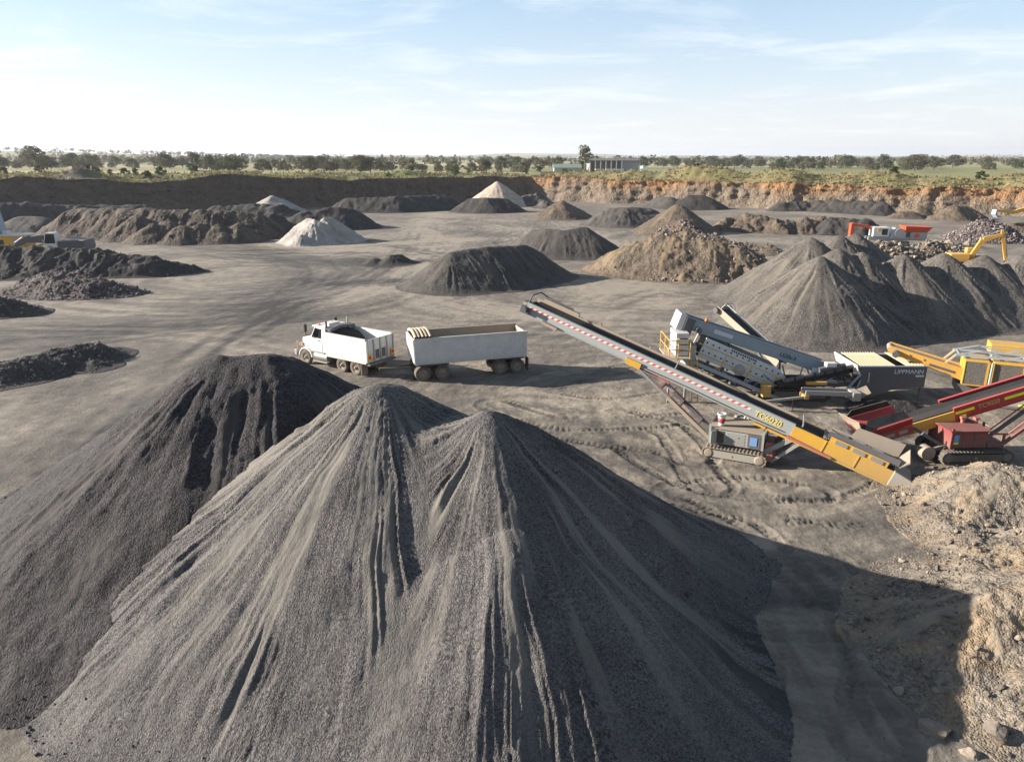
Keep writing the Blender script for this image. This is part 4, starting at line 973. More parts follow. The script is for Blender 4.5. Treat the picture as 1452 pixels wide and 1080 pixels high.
    # load sloping up to the headboard and the rolled tarp over it
    nx, ny = 26, 18; X, Y = np.meshgrid(np.linspace(bx0 + .04, bx1 - .06, nx), np.linspace(-W + .04, W - .04, ny))
    u = (X - bx0) / (bx1 - bx0); Z = 1.35 + 1.35 * smooth(.25, .95, u) + .18 * fbm(X * 1.4, Y * 1.4, 3, 5) - .25 * (Y / W) ** 2
    V = np.array([(F @ Vector(p)) - t.location for p in np.stack([X, Y, Z], -1).reshape(-1, 3)])
    mesh_obj('load', grid_mesh('load', V, grid_quads(nx, ny)), LOAD, body)
    m = MB(F)
    for i in range(7):
        a = -1.15 + 2.3 * i / 6; b_ = -1.15 + 2.3 * (i + 1) / 6
        if i < 6:
            za, zb2 = 2.86 + .12 * math.cos(a * 1.3) + .03 * math.sin(i * 5), 2.86 + .12 * math.cos(b_ * 1.3) + .03 * math.sin(i * 5 + 5)
            m.hexa([(bx1 - .55, a, za - .16), (bx1 - .55, b_, zb2 - .16), (bx1 + .02, b_, zb2 - .12), (bx1 + .02, a, za - .12)], [(bx1 - .45, a, za), (bx1 - .45, b_, zb2), (bx1 - .02, b_, zb2 + .03), (bx1 - .02, a, za + .03)])
    m.build('folded_tarp', P_DGREY, body)
    return t
tipper()

def dog_trailer():
    fr = gp(600, 541); rr = gp(733, 529)
    d = (fr - rr).normalized(); left = Vector((0, 0, 1)).cross(d)   # heading left, near side is its left
    org = rr - left * 1.05
    F = vframe(org, d); F.translation.z = 0.03; WB = (fr - rr).length
    t = thing('dog_trailer', 'long grey white tipping trailer with a rolled beige tarp behind the truck', 'trailer', F.translation)
    ax = (0.0, 1.22, WB - 1.32, WB)
    for s in (1, -1):
        R = Matrix.Rotation(0 if s > 0 else math.pi, 4, 'Z')
        for x in ax: wheel(t, F @ Matrix.Translation((x, s * 1.08, .52)) @ R, .52, .26, True)
    m = MB(F)
    for s in (-.45, .45): m.box(-.75, WB + .55, s - .06, s + .06, .95, 1.18)
    for x in ax: m.cyl((x, -.95, .52), (x, .95, .52), .09, n=8); m.box(x - .5, x + .5, -.62, -.5, .55, .68); m.box(x - .5, x + .5, .5, .62, .55, .68)
    m.box(WB - 1.7, WB + .4, -.5, .5, .72, .92)
    m.build('chassis', P_BLACK, t)
    hitch = F @ Vector((WB + 2.55, 0, .75))
    m = MB(F); m.beam((WB + .4, .42, .8), (WB + 2.5, .05, .78), .1, .12); m.beam((WB + .4, -.42, .8), (WB + 2.5, -.05, .78), .1, .12); m.box(WB + 2.4, WB + 2.7, -.1, .1, .70, .86); m.build('drawbar', P_BLACK, t)
    bx0, bx1, zb, zt, W = -.62, WB + .52, 1.28, 2.86, 1.25
    m = MB(F); m.box(bx0, bx1, -W + .05, W - .05, zb, zb + .06)
    for s in (1, -1): m.box(bx0, bx1, s * W - .03, s * W + .03, zb, zt)
    m.box(bx0, bx0 + .05, -W, W, zb, zt - .02)
    body = m.build('trailer_body', P_BOX, t)
    m = MB(F); m.hexa([(bx1 - .02, -W, zb), (bx1 - .02, W, zb), (bx1 + .04, W, zb), (bx1 + .04, -W, zb)], [(bx1 - .02, -W, zt + .02), (bx1 - .02, W, zt + .02), (bx1 + .1, W, zt + .02), (bx1 + .1, -W, zt + .02)]); m.build('headboard', P_WHITE, body)
    for s in (1, -1):
        m = MB(F); m.box(bx0 - .02, bx1 + .02, s * W - .06, s * W + .075, zt - .02, zt + .09); m.build('top_rail', P_TAN if s < 0 else P_BOX, body)
        m = MB(F); m.box(bx0, bx1, s * W - .02, s * W + .05, zb - .10, zb + .04); m.build('bottom_rail', P_BOX, body)
        for x in (bx0 + .05, bx1 - .05):
            m = MB(F); m.box(x - .06, x + .06, s * W - .02, s * W + .055, zb, zt); m.build('corner_post', P_BOX, body)
        m = MB(F); m.box(-.72, -.68, s * 1.08 - .3, s * 1.08 + .3, .15, 1.1); m.build('mud_flap', P_BLACK, t)
        for c0 in (.61, WB - .66): m = MB(F); m.box(c0 - 1.05, c0 + 1.05, s * 1.08 - .32, s * 1.08 + .32, 1.10, 1.16); m.build('mudguard', P_BLACK, t)
    # cream inner lining, load of dust
    for s in (1, -1):
        m = MB(F); m.box(bx0 + .06, bx1 - .03, s * (W - .05) - .01, s * (W - .05) + .01, zb + .1, zt - .03); m.build('inner_lining', P_TAN, body)
    m = MB(F); m.box(bx0 + .052, bx0 + .07, -W + .06, W - .06, zb + .1, zt - .05); m.build('inner_lining', P_TAN, body)
    nx, ny = 40, 14; X, Y = np.meshgrid(np.linspace(bx0 + .08, bx1 - .05, nx), np.linspace(-W + .07, W - .07, ny))
    Z = 2.05 + .12 * fbm(X * .8, Y * .8, 3, 8) - .2 * (Y / W) ** 2
    V = np.array([(F @ Vector(p)) - t.location for p in np.stack([X, Y, Z], -1).reshape(-1, 3)])
    mesh_obj('load', grid_mesh('load', V, grid_quads(nx, ny)), LOAD2, body)
    for i in range(5):
        x = bx1 - .10 - i * .24; m = MB(F); arc = [(y, zt + .22 * math.cos(y / 1.3 * math.pi / 2) + .14) for y in np.linspace(-1.32, 1.32, 11)]
        for (y0, z0), (y1, z1) in zip(arc[:-1], arc[1:]): m.cyl((x, y0, z0), (x, y1, z1), .11, n=8, cap=False)
        m.build('tarp_roll', P_CREAM if i % 2 == 0 else P_TAN, body)
    return t
dog_trailer()

# ------------------------------------------------------------------ tracked stockpile conveyors
def grey_conveyor():
    T = gp(1279, 690); T.z = .45
    H = at(752, 431, 38.0)
    T = T + Vector((.1, .5, 0))
    F = frame(T, H - T); L = (H - T).length
    dirp = Vector((H.x - T.x, H.y - T.y, 0)).normalized()
    C = T + dirp * 7.0; C.z = 0
    t = thing('tracked_conveyor', 'long grey tracked conveyor with a yellow tail and red-white hazard tape', 'conveyor', C)
    W = .62
    for s, nm in ((1, 'near'), (-1, 'far')):
        m = MB(F); m.box(4.9, L - .1, s * W - .035, s * W + .035, -.36, .26); m.box(4.9, L - .1, s * W - .02, s * W + (.12 if s > 0 else .02), .24, .29); m.box(4.9, L - .1, s * W - .07, s * W + .07, -.40, -.35)
        sd = m.build('side_girder', P_GREY if s > 0 else P_TAN, t)
        if s > 0: girder = sd
        m = MB(F); m.box(.35, 4.9, s * (W + .02) - .04, s * (W + .02) + .04, -.48, .18); m.box(.2, 6.6, s * (W + .02) - .06, s * (W + .02) + .06, -.58, -.47); m.build('tail_panel', P_YEL, t)
        for x in (1.9, 3.4):
            m = MB(F); m.box(x - .02, x + .02, s * W + .05, s * W + .085, -.46, .16); m.build('panel_seam', P_ORY, t)
        for x in (1.2, 2.0, 2.8):
            m = MB(F); m.box(x - .28, x + .28, s * W + .06, s * W + .10, .22, .40); m.build('clamp_plate', P_STEEL, t)
        m = MB(F); m.box(.7, 3.3, s * (W + .03) - .03, s * (W + .03) + .03, .18, .46); m.build('skirt_panel', P_YEL if s > 0 else P_TAN, t)
        m = MB(F)
        if s < 0: plate(m, (.3, -W + .02, .40), (2.5, -W + .04, .36), (2.3, -W - .30, .85), (.2, -W - .42, 1.0), .05)
        else: plate(m, (.3, W - .02, .44), (3.5, W - .04, .36), (3.4, W - .24, .58), (.3, W - .20, .68), .05)
        m.build('hopper_flap', P_TAN if s < 0 else P_DGREY, t)
    m = MB(F); plate(m, (.25, -W, .40), (.25, W, .40), (-.05, W - .1, .78), (-.05, -W - .3, .9), .05); m.build('hopper_flap', P_TAN, t)
    m = MB(F); m.hexa([(-.25, -W - .08, -.55), (.35, -W - .08, -.55), (.35, W + .1, -.55), (-.25, W + .1, -.55)], [(-.45, -W - .08, .1), (.35, -W - .08, .22), (.35, W + .1, .22), (-.45, W + .1, .1)]); m.build('tail_guard', P_GREY, t, .03)
    # belt: trough on top, return strand below
    m = MB(F); xs = [0.3, 5.0, 10.0, L - .3]
    for a, b in zip(xs[:-1], xs[1:]):
        prof = [(-W + .05, .17), (-.28, .02), (.28, .02), (W - .05, .17)]
        for (y0, z0), (y1, z1) in zip(prof[:-1], prof[1:]): plate(m, (a, y0, z0), (b, y0, z0), (b, y1, z1), (a, y1, z1), .02)
    m.box(.3, L - .2, -W + .08, W - .08, -.30, -.28); m.cyl((L - .12, -W + .06, -.10), (L - .12, W - .06, -.10), .19, n=16)
    m.build('belt', P_BELT, t)
    m = MB(F); r_ = random.Random(3)
    nx, ny = 60, 7; X, Y = np.meshgrid(np.linspace(.6, 3.6, nx), np.linspace(-W + .06, W - .06, ny)); Z = .22 + .10 * fbm(X * 2, Y * 2, 3, 8) + .12 * smooth(3.4, 1.5, X)
    V = np.array([(F @ Vector(p)) - t.location for p in np.stack([X, Y, Z], -1).reshape(-1, 3)]); mesh_obj('load', grid_mesh('load', V, grid_quads(nx, ny)), LOAD2, t)
    for i in range(12):
        x = 5.4 + i * (L - 6.2) / 11
        m = MB(F); m.box(x - .04, x + .04, -W, W, -.26, -.14); m.cyl((x, -.3, -.06), (x, .3, -.06), .06, n=8); m.build('roller', P_DGREY, t)
    tape(t, F, 7.0, L - .25, W + .042, -.03)
    FL = frame(F @ Vector((5.2, W + .046, -.07)), F.to_3x3() @ Vector((-1, 0, 0)), F.to_3x3() @ Vector((0, 0, 1)))
    Ml = Matrix((-F.to_3x3().col[0], F.to_3x3().col[2], F.to_3x3().col[1])).transposed().to_4x4()
    Ml.translation = F @ Vector((6.1, W + .05, -.06)); lettering('TC6020', Ml, .40, P_LETY, t)
    # head details
    m = MB(F); m.cyl((L - .12, W + .03, -.10), (L - .12, W + .42, -.10), .14, n=12); m.box(L - .35, L + .15, W + .02, W + .18, -.34, .02); m.build('head_motor', P_DGREY, t)
    m = MB(F); m.cyl((L - 1.2, W + .12, -.38), (L - 2.1, W + .12, -.42), .10, n=12); m.build('hydraulic_ram', P_TAN, t)
    m = MB(F); m.tube([(L - .1, W - .1, .26), (L - .1, .3, .62), (L - .25, -.4, .72), (L - .6, -W, .55), (L - 2.2, -W - .05, .48)], .04, 8); m.build('hose_bundle', P_DGREY, t)
    m = MB(F); m.box(L - 2.6, L - .5, -W - .10, -W + .10, .28, .44); m.box(L + .05, L + .30, -.3, .3, -.05, .1); m.build('head_guard', P_TAN, t)
    for x in (4.6, 11.0):
        m = MB(F); m.tube([(x, W + .02, .28), (x, W - .1, .36), (x + .1, -W + .1, .42), (x + .1, -W - .1, .40)], .035, 8); m.build('hoop', P_STEEL, t)
    # joint bracket, ram
    xb = 13.0
    m = MB(F); m.box(xb - .4, xb + .4, W + .02, W + .14, -.50, -.18); m.build('joint_bracket', P_YEL, t)
    for s in (1, -1):
        m = MB(F); m.cyl((xb - .3, s * .40, -.50), (xb - 2.0, s * .40, -.58), .06, n=10); m.build('hydraulic_ram', P_PINK, t)
    m = MB(F); m.cyl((2.9, W + .10, -.5), (5.0, W + .10, -.42), .07, n=10); m.build('hydraulic_ram', P_PINK, t)
    for i in range(10):
        x = 5.6 + i * (L - 6.6) / 9
        m = MB(F); m.box(x - .05, x + .05, -W - .14, -W + .02, .28, .40); m.build('idler_bracket', P_TAN if i % 3 else P_STEEL, t)
    m = MB(F); m.tube([(5.2, W + .05, -.30), (7.5, W + .06, -.33), (10, W + .05, -.29), (12.4, W + .06, -.32)], .022, 6); m.build('hydraulic_hose', P_BLACK, t)
    m = MB(); m.tube([F @ Vector((6.0, W + .1, -.4)), (F @ Vector((6.0, W + .1, -.4))).lerp(C, .4) + Vector((0, 0, -.3)), C + Vector((-.4, -.7, 1.2))], .025, 6); m.build('hydraulic_hose', P_BLACK, t)
    # undercarriage, in a level frame along the boom
    U = frame(C, dirp)                                     # x towards the head, near side = +y
    for s in (1, -1):
        crawler(t, U @ Matrix.Translation((.15, s * .92, 0.02)) @ Matrix.Rotation(0 if s > 0 else math.pi, 4, 'Z'), 3.0, .30, .42, P_TAN if s > 0 else P_BLACK, P_GREY)
    m = MB(U); m.box(-1.15, 1.45, -.62, .62, .35, .75); m.build('chassis', P_DGREY, t)
    m = MB(U); m.prism([(-1.1, -.98), (1.35, -.98), (1.35, .78), (-1.1, .78)], 'z', .75, 1.52); hs = m.build('engine_housing', P_GREY, t, .02)
    m = MB(U); m.box(-1.18, 1.42, -1.04, .84, 1.53, 1.58); m.build('housing_roof', P_TAN, hs)
    m = MB(U); m.box(-.95, -.40, .79, .82, .82, 1.46); m.build('control_panel', P_DGREY, hs)
    m = MB(U); m.box(-.83, -.50, .825, .84, .92, 1.34); m.build('notice_panel', P_BLUE, hs)
    for i in range(8):
        m = MB(U); m.box(-.25, .62, .785, .80, .84 + i * .075, .87 + i * .075); m.build('louvre', P_GREY, hs)
    m = MB(U); m.box(.72, 1.05, .785, .80, .80, 1.42); m.build('open_bay', P_BLACK, hs)
    m = MB(U); plate(m, (1.08, .80, .78), (1.28, 1.15, .78), (1.28, 1.15, 1.45), (1.08, .80, 1.45), .03); m.build('open_door', P_GREY, hs)
    for s in (1, -1):
        for x in (-1.1, 1.38):
            m = MB(U); m.box(x - .05, x + .05, s * .84 - .05, s * .84 + .05, .75, 1.72); m.build('corner_post', P_GREY, hs)
    # support legs to the boom
    topn = F @ Vector((xb, .42, -.42)); 
    for s in (1, -1):
        a = U @ Vector((1.35, s * .55, .8)); b = F @ Vector((xb, s * .55, -.42))
        q = a.lerp(b, .55)
        m = MB(); m.beam(a, q, .14, .18); lg = m.build('support_leg', P_TAN if s > 0 else P_DGREY, t)
        m = MB(); m.beam(q, b, .10, .13); m.build('inner_leg', P_STEEL, lg)
        m = MB(); m.cyl(a.lerp(b, .18) + Vector((0, 0, .16)), a.lerp(b, .72) + Vector((0, 0, .16)), .03, n=8); m.build('hydraulic_ram', P_PINK, lg)
    for f_ in (.18, .42, .66):
        m = MB(); m.beam((U @ Vector((1.35, .55, .8))).lerp(F @ Vector((xb, .55, -.42)), f_), (U @ Vector((1.35, -.55, .8))).lerp(F @ Vector((xb, -.55, -.42)), f_), .12, .12); m.build('cross_tie', P_DGREY, t)
    for s in (1, -1):
        m = MB(); m.beam(U @ Vector((-1.15, s * .5, .6)), F @ Vector((4.7, s * .5, -.45)), .16, .22); m.beam(U @ Vector((-1.5, s * .5, .15)), F @ Vector((4.3, s * .5, -.45)), .10, .14); m.build('pivot_leg', P_GREY if s > 0 else P_DGREY, t)
    m = MB(U); m.hexa([(-1.6, -.6, .1), (-1.6, .6, .1), (-1.15, .6, .3), (-1.15, -.6, .3)], [(-1.5, -.5, 1.1), (-1.5, .5, 1.1), (-1.2, .5, 1.1), (-1.2, -.5, 1.1)]); m.build('pivot_box', P_PINK, t)
    return t, U
GC, GCU = grey_conveyor()
# paper cup and the small trestle by the machine
def cup():
    p = GCU @ Vector((.95, .45, 1.585))
    t = thing('bucket', 'red and white plastic bucket standing on the grey conveyor engine roof', 'bucket', p)
    M = Matrix.Translation(p); m = MB(M); m.ring([(.001, .0), (.13, .0), (.15, .16), (.14, .16)], 'z', 18); m.build('lower_body', P_WHITE, t)
    m = MB(M); m.ring([(.152, .16), (.18, .40), (.17, .40)], 'z', 18); m.build('red_band', P_RED, t)
    m = MB(M); m.ring([(.182, .40), (.20, .58), (.215, .58), (.215, .62), (.18, .62), (.17, .42), (.001, .42)], 'z', 18); m.build('rim', P_WHITE2, t)
cup()
def trestle():
    c = gp(1049, 618)
    t = thing('trestle_stand', 'small rusty steel trestle standing on the dirt behind the grey conveyor', 'trestle', c)
    M = Matrix.Translation(c) @ Matrix.Rotation(.5, 4, 'Z'); m = MB(M); m.box(-.45, .45, -.08, .08, 1.12, 1.24); m.build('top_beam', P_TAN, t)
    for sx in (-1, 1):
        for sy in (-1, 1):
            m = MB(M); m.beam((sx * .38, sy * .05, 1.15), (sx * .42, sy * .45, 0), .07, .07); m.build('leg', P_CREAM, t)
        m = MB(M); m.beam((sx * .40, -.28, .45), (sx * .40, .28, .45), .05, .05); m.build('brace', P_PINK, t)
    c = gp(1054, 628)
    t = thing('steel_block', 'small rusty steel block on the ground beside the trestle', 'block', c)
    M = Matrix.Translation(c) @ Matrix.Rotation(.4, 4, 'Z'); m = MB(M); m.box(-.3, .3, -.25, .25, 0, .22); m.build('base', P_TAN, t, .03); m = MB(M); m.box(-.2, .2, -.15, .15, .22, .38); m.build('lug', P_PINK, t, .02)
trestle()

def red_conveyor():
    T = gp(1222, 648); T.z = .75
    T = Vector((17.6, 33.9, .70)); H = Vector((35.5, 34.6, 6.35))
    F = frame(T, H - T); L = (H - T).length
    C = gp(1383, 652); C = Vector((22.2, 33.0, 0))
    t = thing('tracked_conveyor', 'red tracked conveyor with a yellow stripe rising out of the right edge', 'conveyor', C)
    W = .60                                            # near side = -y here
    for s in (1, -1):
        m = MB(F); m.box(4.4, L, s * W - .035, s * W + .035, -.36, .26); m.box(4.4, L, s * W - .07, s * W + .07, .24, .30); m.box(4.4, L, s * W - .06, s * W + .06, -.40, -.35); m.build('side_girder', P_RED, t)
        m = MB(F); m.box(1.9, 4.4, s * W - .04, s * W + .04, -.42, .12); m.build('tail_panel', P_YEL, t)
        m = MB(F); plate(m, (.0, s * W, .05), (2.3, s * W, .10), (2.2, s * (W + .35), .62), (-.25, s * (W + .45), .62), .06); m.box(-.1, 2.3, s * W - .05, s * W + .05, -.35, .08); m.build('hopper_side', P_RED, t)
        for x in (.5, 1.15, 1.8):
            m = MB(F); m.box(x - .22, x + .22, s * (W + .06) - .015, s * (W + .06) + .015, -.22, -.05); m.build('clamp_plate', P_STEEL, t)
        m = MB(F); plate(m, (-.2, s * (W + .40), .66), (2.1, s * (W + .30), .66), (1.9, s * (W + .15), 1.05), (0.1, s * (W + .2), 1.1), .04); m.build('rubber_skirt', P_BLACK, t)
    m = MB(F); plate(m, (-.05, -W, 0), (-.05, W, 0), (-.3, W + .45, .62), (-.3, -W - .45, .62), .06); m.build('hopper_side', P_RED, t)
    m = MB(F); plate(m, (-.3, -W - .40, .6), (-.3, W + .4, .6), (-.55, W + .2, 1.15), (-.45, -W - .55, 1.3), .04); m.build('tail_flap', P_TAN, t)
    m = MB(F)
    prof = [(-W + .05, .17), (-.28, .02), (.28, .02), (W - .05, .17)]
    for (y0, z0), (y1, z1) in zip(prof[:-1], prof[1:]): plate(m, (.1, y0, z0), (L - .2, y0, z0), (L - .2, y1, z1), (.1, y1, z1), .02)
    m.box(.3, L - .2, -W + .08, W - .08, -.30, -.28); m.cyl((L - .1, -W + .06, -.1), (L - .1, W - .06, -.1), .19, n=16); m.build('belt', P_BELT, t)
    for i in range(9):
        x = 5 + i * (L - 5.5) / 8; m = MB(F); m.box(x - .04, x + .04, -W, W, -.26, -.14); m.build('roller', P_DGREY, t)
    m = MB(F); m.box(6.9, L - .4, -W - .045, -W - .038, -.07, .07); m.build('stripe', P_LIME, t)
    m = MB(F); m.box(4.45, 5.4, -W - .045, -W - .038, -.07, .07); m.build('stripe', P_LIME, t)
    R3 = F.to_3x3(); Ml = Matrix((R3.col[0], R3.col[2], -R3.col[1])).transposed().to_4x4(); Ml.translation = F @ Vector((6.12, -W - .045, -.02)); lettering('TC9020', Ml, .33, P_GOLD, t)
    m = MB(F); m.box(4.6, 4.95, -W - .06, -W - .035, -.33, -.17); m.build('notice_panel', P_LIME, t)
    U = Matrix.Translation(C) @ Matrix.Rotation(math.radians(2), 4, 'Z')
    for s in (1, -1):
        crawler(t, U @ Matrix.Translation((.1, s * .95, .02)) @ Matrix.Rotation(0 if s > 0 else math.pi, 4, 'Z'), 3.5, .30, .42, P_BLACK, P_BLACK)
    m = MB(U); m.box(-1.3, 1.6, -.62, .62, .35, .72); m.build('chassis', P_BLACK, t)
    m = MB(U); m.box(-1.15, .62, -.80, .85, .72, 1.55); hs = m.build('engine_housing', P_DRED, t, .03)
    m = MB(U); m.box(-1.3, .7, -.92, .92, 1.56, 1.62); m.box(.72, 1.5, -.92, -.80, 1.42, 1.5); m.build('housing_roof', P_DRED, hs)
    m = MB(U); m.box(.7, 1.5, -.75, .75, .72, .95); m.box(1.42, 1.5, -.8, -.7, .95, 1.45); m.box(1.42, 1.5, .7, .8, .95, 1.45); m.build('rear_frame', P_DRED, hs)
    for x in (-.35, .22):
        m = MB(U); m.box(x - .26, x + .26, -.815, -.80, .82, 1.46); dr = m.build('door', P_DRED, hs)
        m = MB(U); m.box(x - .2, x - .12, -.83, -.815, 1.1, 1.18); m.build('door_handle', P_BLACK, dr)
    m = MB(U); m.box(-1.02, -.78, -.82, -.805, 1.02, 1.38); m.build('notice_panel', P_BLUE, hs)
    m = MB(U); m.box(-1.02, -.78, -.82, -.805, .92, 1.01); m.build('notice_panel', P_LIME, hs)
    for x, y in ((-.0, .3), (.62, .2)):
        m = MB(U); m.cyl((x, y, 1.62), (x, y, 1.86), .09, n=10); m.box(x - .12, x + .12, y - .1, y + .1, 1.82, 1.92); m.build('exhaust', P_PINK, hs)
    for y in (-.85, .85): m = MB(U); m.box(-1.22, -1.12, y - .05, y + .05, .7, 1.75); m.build('corner_post', P_DRED, hs)
    m = MB(U); m.cyl((-2.1, -.75, .42), (-2.1, -.2, .42), .34, n=20); m.build('hose_drum', P_TAN, t)
    m = MB(U); m.beam((-2.1, -.5, .42), (-1.0, -.5, .75), .12, .2); m.beam((-2.3, -.3, 1.3), (-1.1, -.5, .6), .1, .14); m.beam((-2.3, .4, 1.3), (-1.1, .5, .6), .1, .14); m.build('pivot_arm', P_DGREY, t)
    for s in (1, -1):
        a = U @ Vector((1.55, s * .5, .7)); b = F @ Vector((11.5, s * .5, -.42)); m = MB(); m.beam(a, a.lerp(b, .6), .12, .16); lg = m.build('support_leg', P_DGREY if s > 0 else P_DRED, t)
        m = MB(); m.beam(a.lerp(b, .6), b, .09, .12); m.build('inner_leg', P_STEEL, lg)
        m = MB(); m.beam(a + Vector((.1, 0, .45)), a.lerp(b, .7) + Vector((0, 0, .45)), .05, .05); m.build('ram_rod', P_PINK, lg)
    return t
red_conveyor()
k = MB(); _pts = [gp(x, y, .02) for x, y in ((1386, 597), (1400, 603), (1420, 612), (1440, 617), (1470, 622))]
k.tube(_pts, .03, 6); prop(k.build('hose', P_ORY), 'thin orange hose lying on the dirt behind the red conveyor', 'hose')

# ------------------------------------------------------------------ screening plant
def screener():
    xr, xl, yn, yf = 24.75, 20.75, 41.2, 44.1
    t = thing('screening_plant', 'grey screening machine with yellow handrails and a barred feed hopper', 'screener', (19.0, 42.6, 0))
    # feed hopper
    zt = 2.22
    m = MB(); m.prism([(xl - .15, .45), (xl + .9, .30), (xl + 2.0, .75), (xr, .95), (xr, zt - .05), (xl + .15, zt - .05), (xl + .15, zt - .5)], 'y', yn, yn + .07); sp = m.build('hopper_side', P_DGREY, t)
    m = MB(); m.prism([(xl - .15, .45), (xl + .9, .30), (xl + 2.0, .75), (xr, .95), (xr, zt - .05), (xl + .15, zt - .05), (xl + .15, zt - .5)], 'y', yf - .07, yf); m.build('hopper_side', P_DGREY, t)
    m = MB(); m.box(xr - .07, xr, yn + .08, yf - .08, .95, zt - .06); m.build('hopper_end', P_DGREY, t)
    m = MB(); plate(m, (xl - .05, yn - .1, zt - .45), (xl - .05, yf + .1, zt - .45), (xl - .25, yf + .15, zt + .10), (xl - .25, yn - .15, zt + .10), .07); m.build('end_flap', P_WHITE2, t)
    m = MB(); m.box(xl - .2, xr, yn - .02, yn + .10, zt - .05, zt + .03); m.box(xl - .2, xr, yf - .1, yf + .02, zt - .05, zt + .03); m.build('hopper_rim', P_BLUEG, t)
    for i in range(13):
        x = xl + .12 + i * .165; m = MB(); m.beam((x, yn + .05, zt + .02), (x, yf - .05, zt + .12), .045, .05); m.build('grizzly_bar', P_CREAM, t)
    for i in range(7):
        x = xl + 2.85 + i * .165; m = MB(); m.beam((x, yn + .05, zt + .02), (x, yf - .05, zt + .12), .045, .05); m.build('grizzly_bar', P_CREAM, t)
    m = MB(); m.hexa([(xl + .3, yn + .5, .8), (xr - .3, yn + .5, .9), (xr - .3, yf - .5, .9), (xl + .3, yf - .5, .8)], [(xl + .1, yn + .12, 1.5), (xr - .1, yn + .12, 1.5), (xr - .1, yf - .12, 1.5), (xl + .1, yf - .12, 1.5)]); m.build('hopper_floor', P_BLACK, t)
    M = Matrix(((1, 0, 0), (0, 0, -1), (0, 1, 0))).to_4x4(); M.translation = Vector((xr - 1.05, yn - .012, zt - .33)); lettering('LIPPMANN', M, .37, P_LETW, t)
    m = MB(); m.box(xr - .62, xr - .12, yn - .015, yn - .004, zt - .64, zt - .53); m.build('badge', P_LETW, t)
    for x, y in ((xr - .12, yn + .1), (xr - .12, yf - .1), (xr - 1.0, yf - .1)):
        m = MB(); m.box(x - .07, x + .07, y - .07, y + .07, 0, .96); m.build('leg', P_DGREY if y < 43 else P_CREAM, t)
    m = MB(); m.box(xl + .55, xl + .62, yn - .05, yn, zt - 1.0, zt - .35); m.build('hook', P_CREAM, t)
    m = MB(); m.beam((xl + .1, yn - .02, zt - .45), (xl - .75, yn - .02, .65), .07, .12); m.beam((xl + .12, yn - .02, zt - .85), (xl - .1, yn - .02, .62), .06, .08); m.build('brace', P_BLUEG, t)
    # chassis and tracks
    m = MB(); m.box(10.8, 21.5, 41.9, 42.1, .75, 1.05); m.box(10.8, 21.5, 43.3, 43.5, .75, 1.05)
    for x in (11.2, 13.5, 15.8, 18.2, 20.8): m.box(x - .1, x + .1, 42.1, 43.3, .76, 1.0)
    m.build('chassis', P_DGREY, t)
    for y in (41.5, 43.9): crawler(t, Matrix.Translation((17.4, y, .02)), 3.8, .36, .5, P_BLACK, P_DGREY)
    # underside jumble: hoses, tail drum, wing conveyor stowed along the near side
    rg = random.Random(8)
    for i in range(9):
        x = 16.2 + i * .55; m = MB(); m.tube([(x, 41.8 + rg.uniform(-.3, .3), 1.0 + rg.uniform(0, .4)), (x + .4, 41.5, 1.25 + rg.uniform(-.2, .5)), (x + .9, 41.9 + rg.uniform(-.2, .4), .8 + rg.uniform(0, .5))], .045, 6); m.build('hose', P_BLACK, t)
    m = MB(); m.beam((15.9, 41.3, 1.05), (20.6, 42.0, 1.85), .5, .32); m.build('fines_belt', P_BELT, t)
    for i in range(7):
        x = 16.3 + i * .62; m = MB(); z = 1.12 + (x - 15.9) * .17 + .2; m.cyl((x, 40.95 + (x - 15.9) * .15, z), (x + .5, 41.03 + (x - 15.9) * .15, z + .1), .13, n=12); m.build('roller_guard', P_DGREY, t)
    m = MB(); m.box(17.5, 18.7, 40.75, 40.95, 1.22, 1.38); m.build('guard_rail', P_YEL, t)
    m = MB(); m.box(14.95, 15.4, 40.7, 41.3, .45, 1.15); m.build('guard_box', P_YEL, t)
    # side discharge conveyor, pale grey, low on the near side
    for yy in (39.6, 40.25):
        m = MB(); m.beam((17.0, yy, 1.1), (20.0, yy, 1.0), .07, .26); m.build('wing_girder', P_GREY, t)
    m = MB(); m.beam((16.9, 39.93, 1.12), (20.0, 39.93, 1.02), .55, .05); m.build('wing_belt', P_BELT, t)
    m = MB(); m.box(19.7, 20.2, 39.45, 40.4, .62, 1.12); m.build('wing_head', P_GREY, t, .04)
    m = MB(); plate(m, (20.2, 39.6, .75), (20.9, 39.8, 1.0), (20.9, 40.5, 1.25), (20.2, 40.3, 1.05), .05); m.build('wing_chute', P_TAN, t)
    m = MB(); m.beam((14.6, 39.6, .55), (17.1, 39.6, .85), .10, .14); m.build('wing_strut', P_GREY, t)
    m = MB(); m.box(16.95, 17.2, 39.5, 40.3, .72, .95); m.build('wing_bracket', P_YEL, t)
    m = MB(); m.box(16.25, 16.31, 39.5, 39.56, 0, .75); m.build('wing_prop', P_DGREY, t)
    # screen box: inclined, falling to the right
    S = frame((16.0, 42.7, .50), (-1, .02, .43))          # x runs up to the left; near side = +y
    sl = 5.3
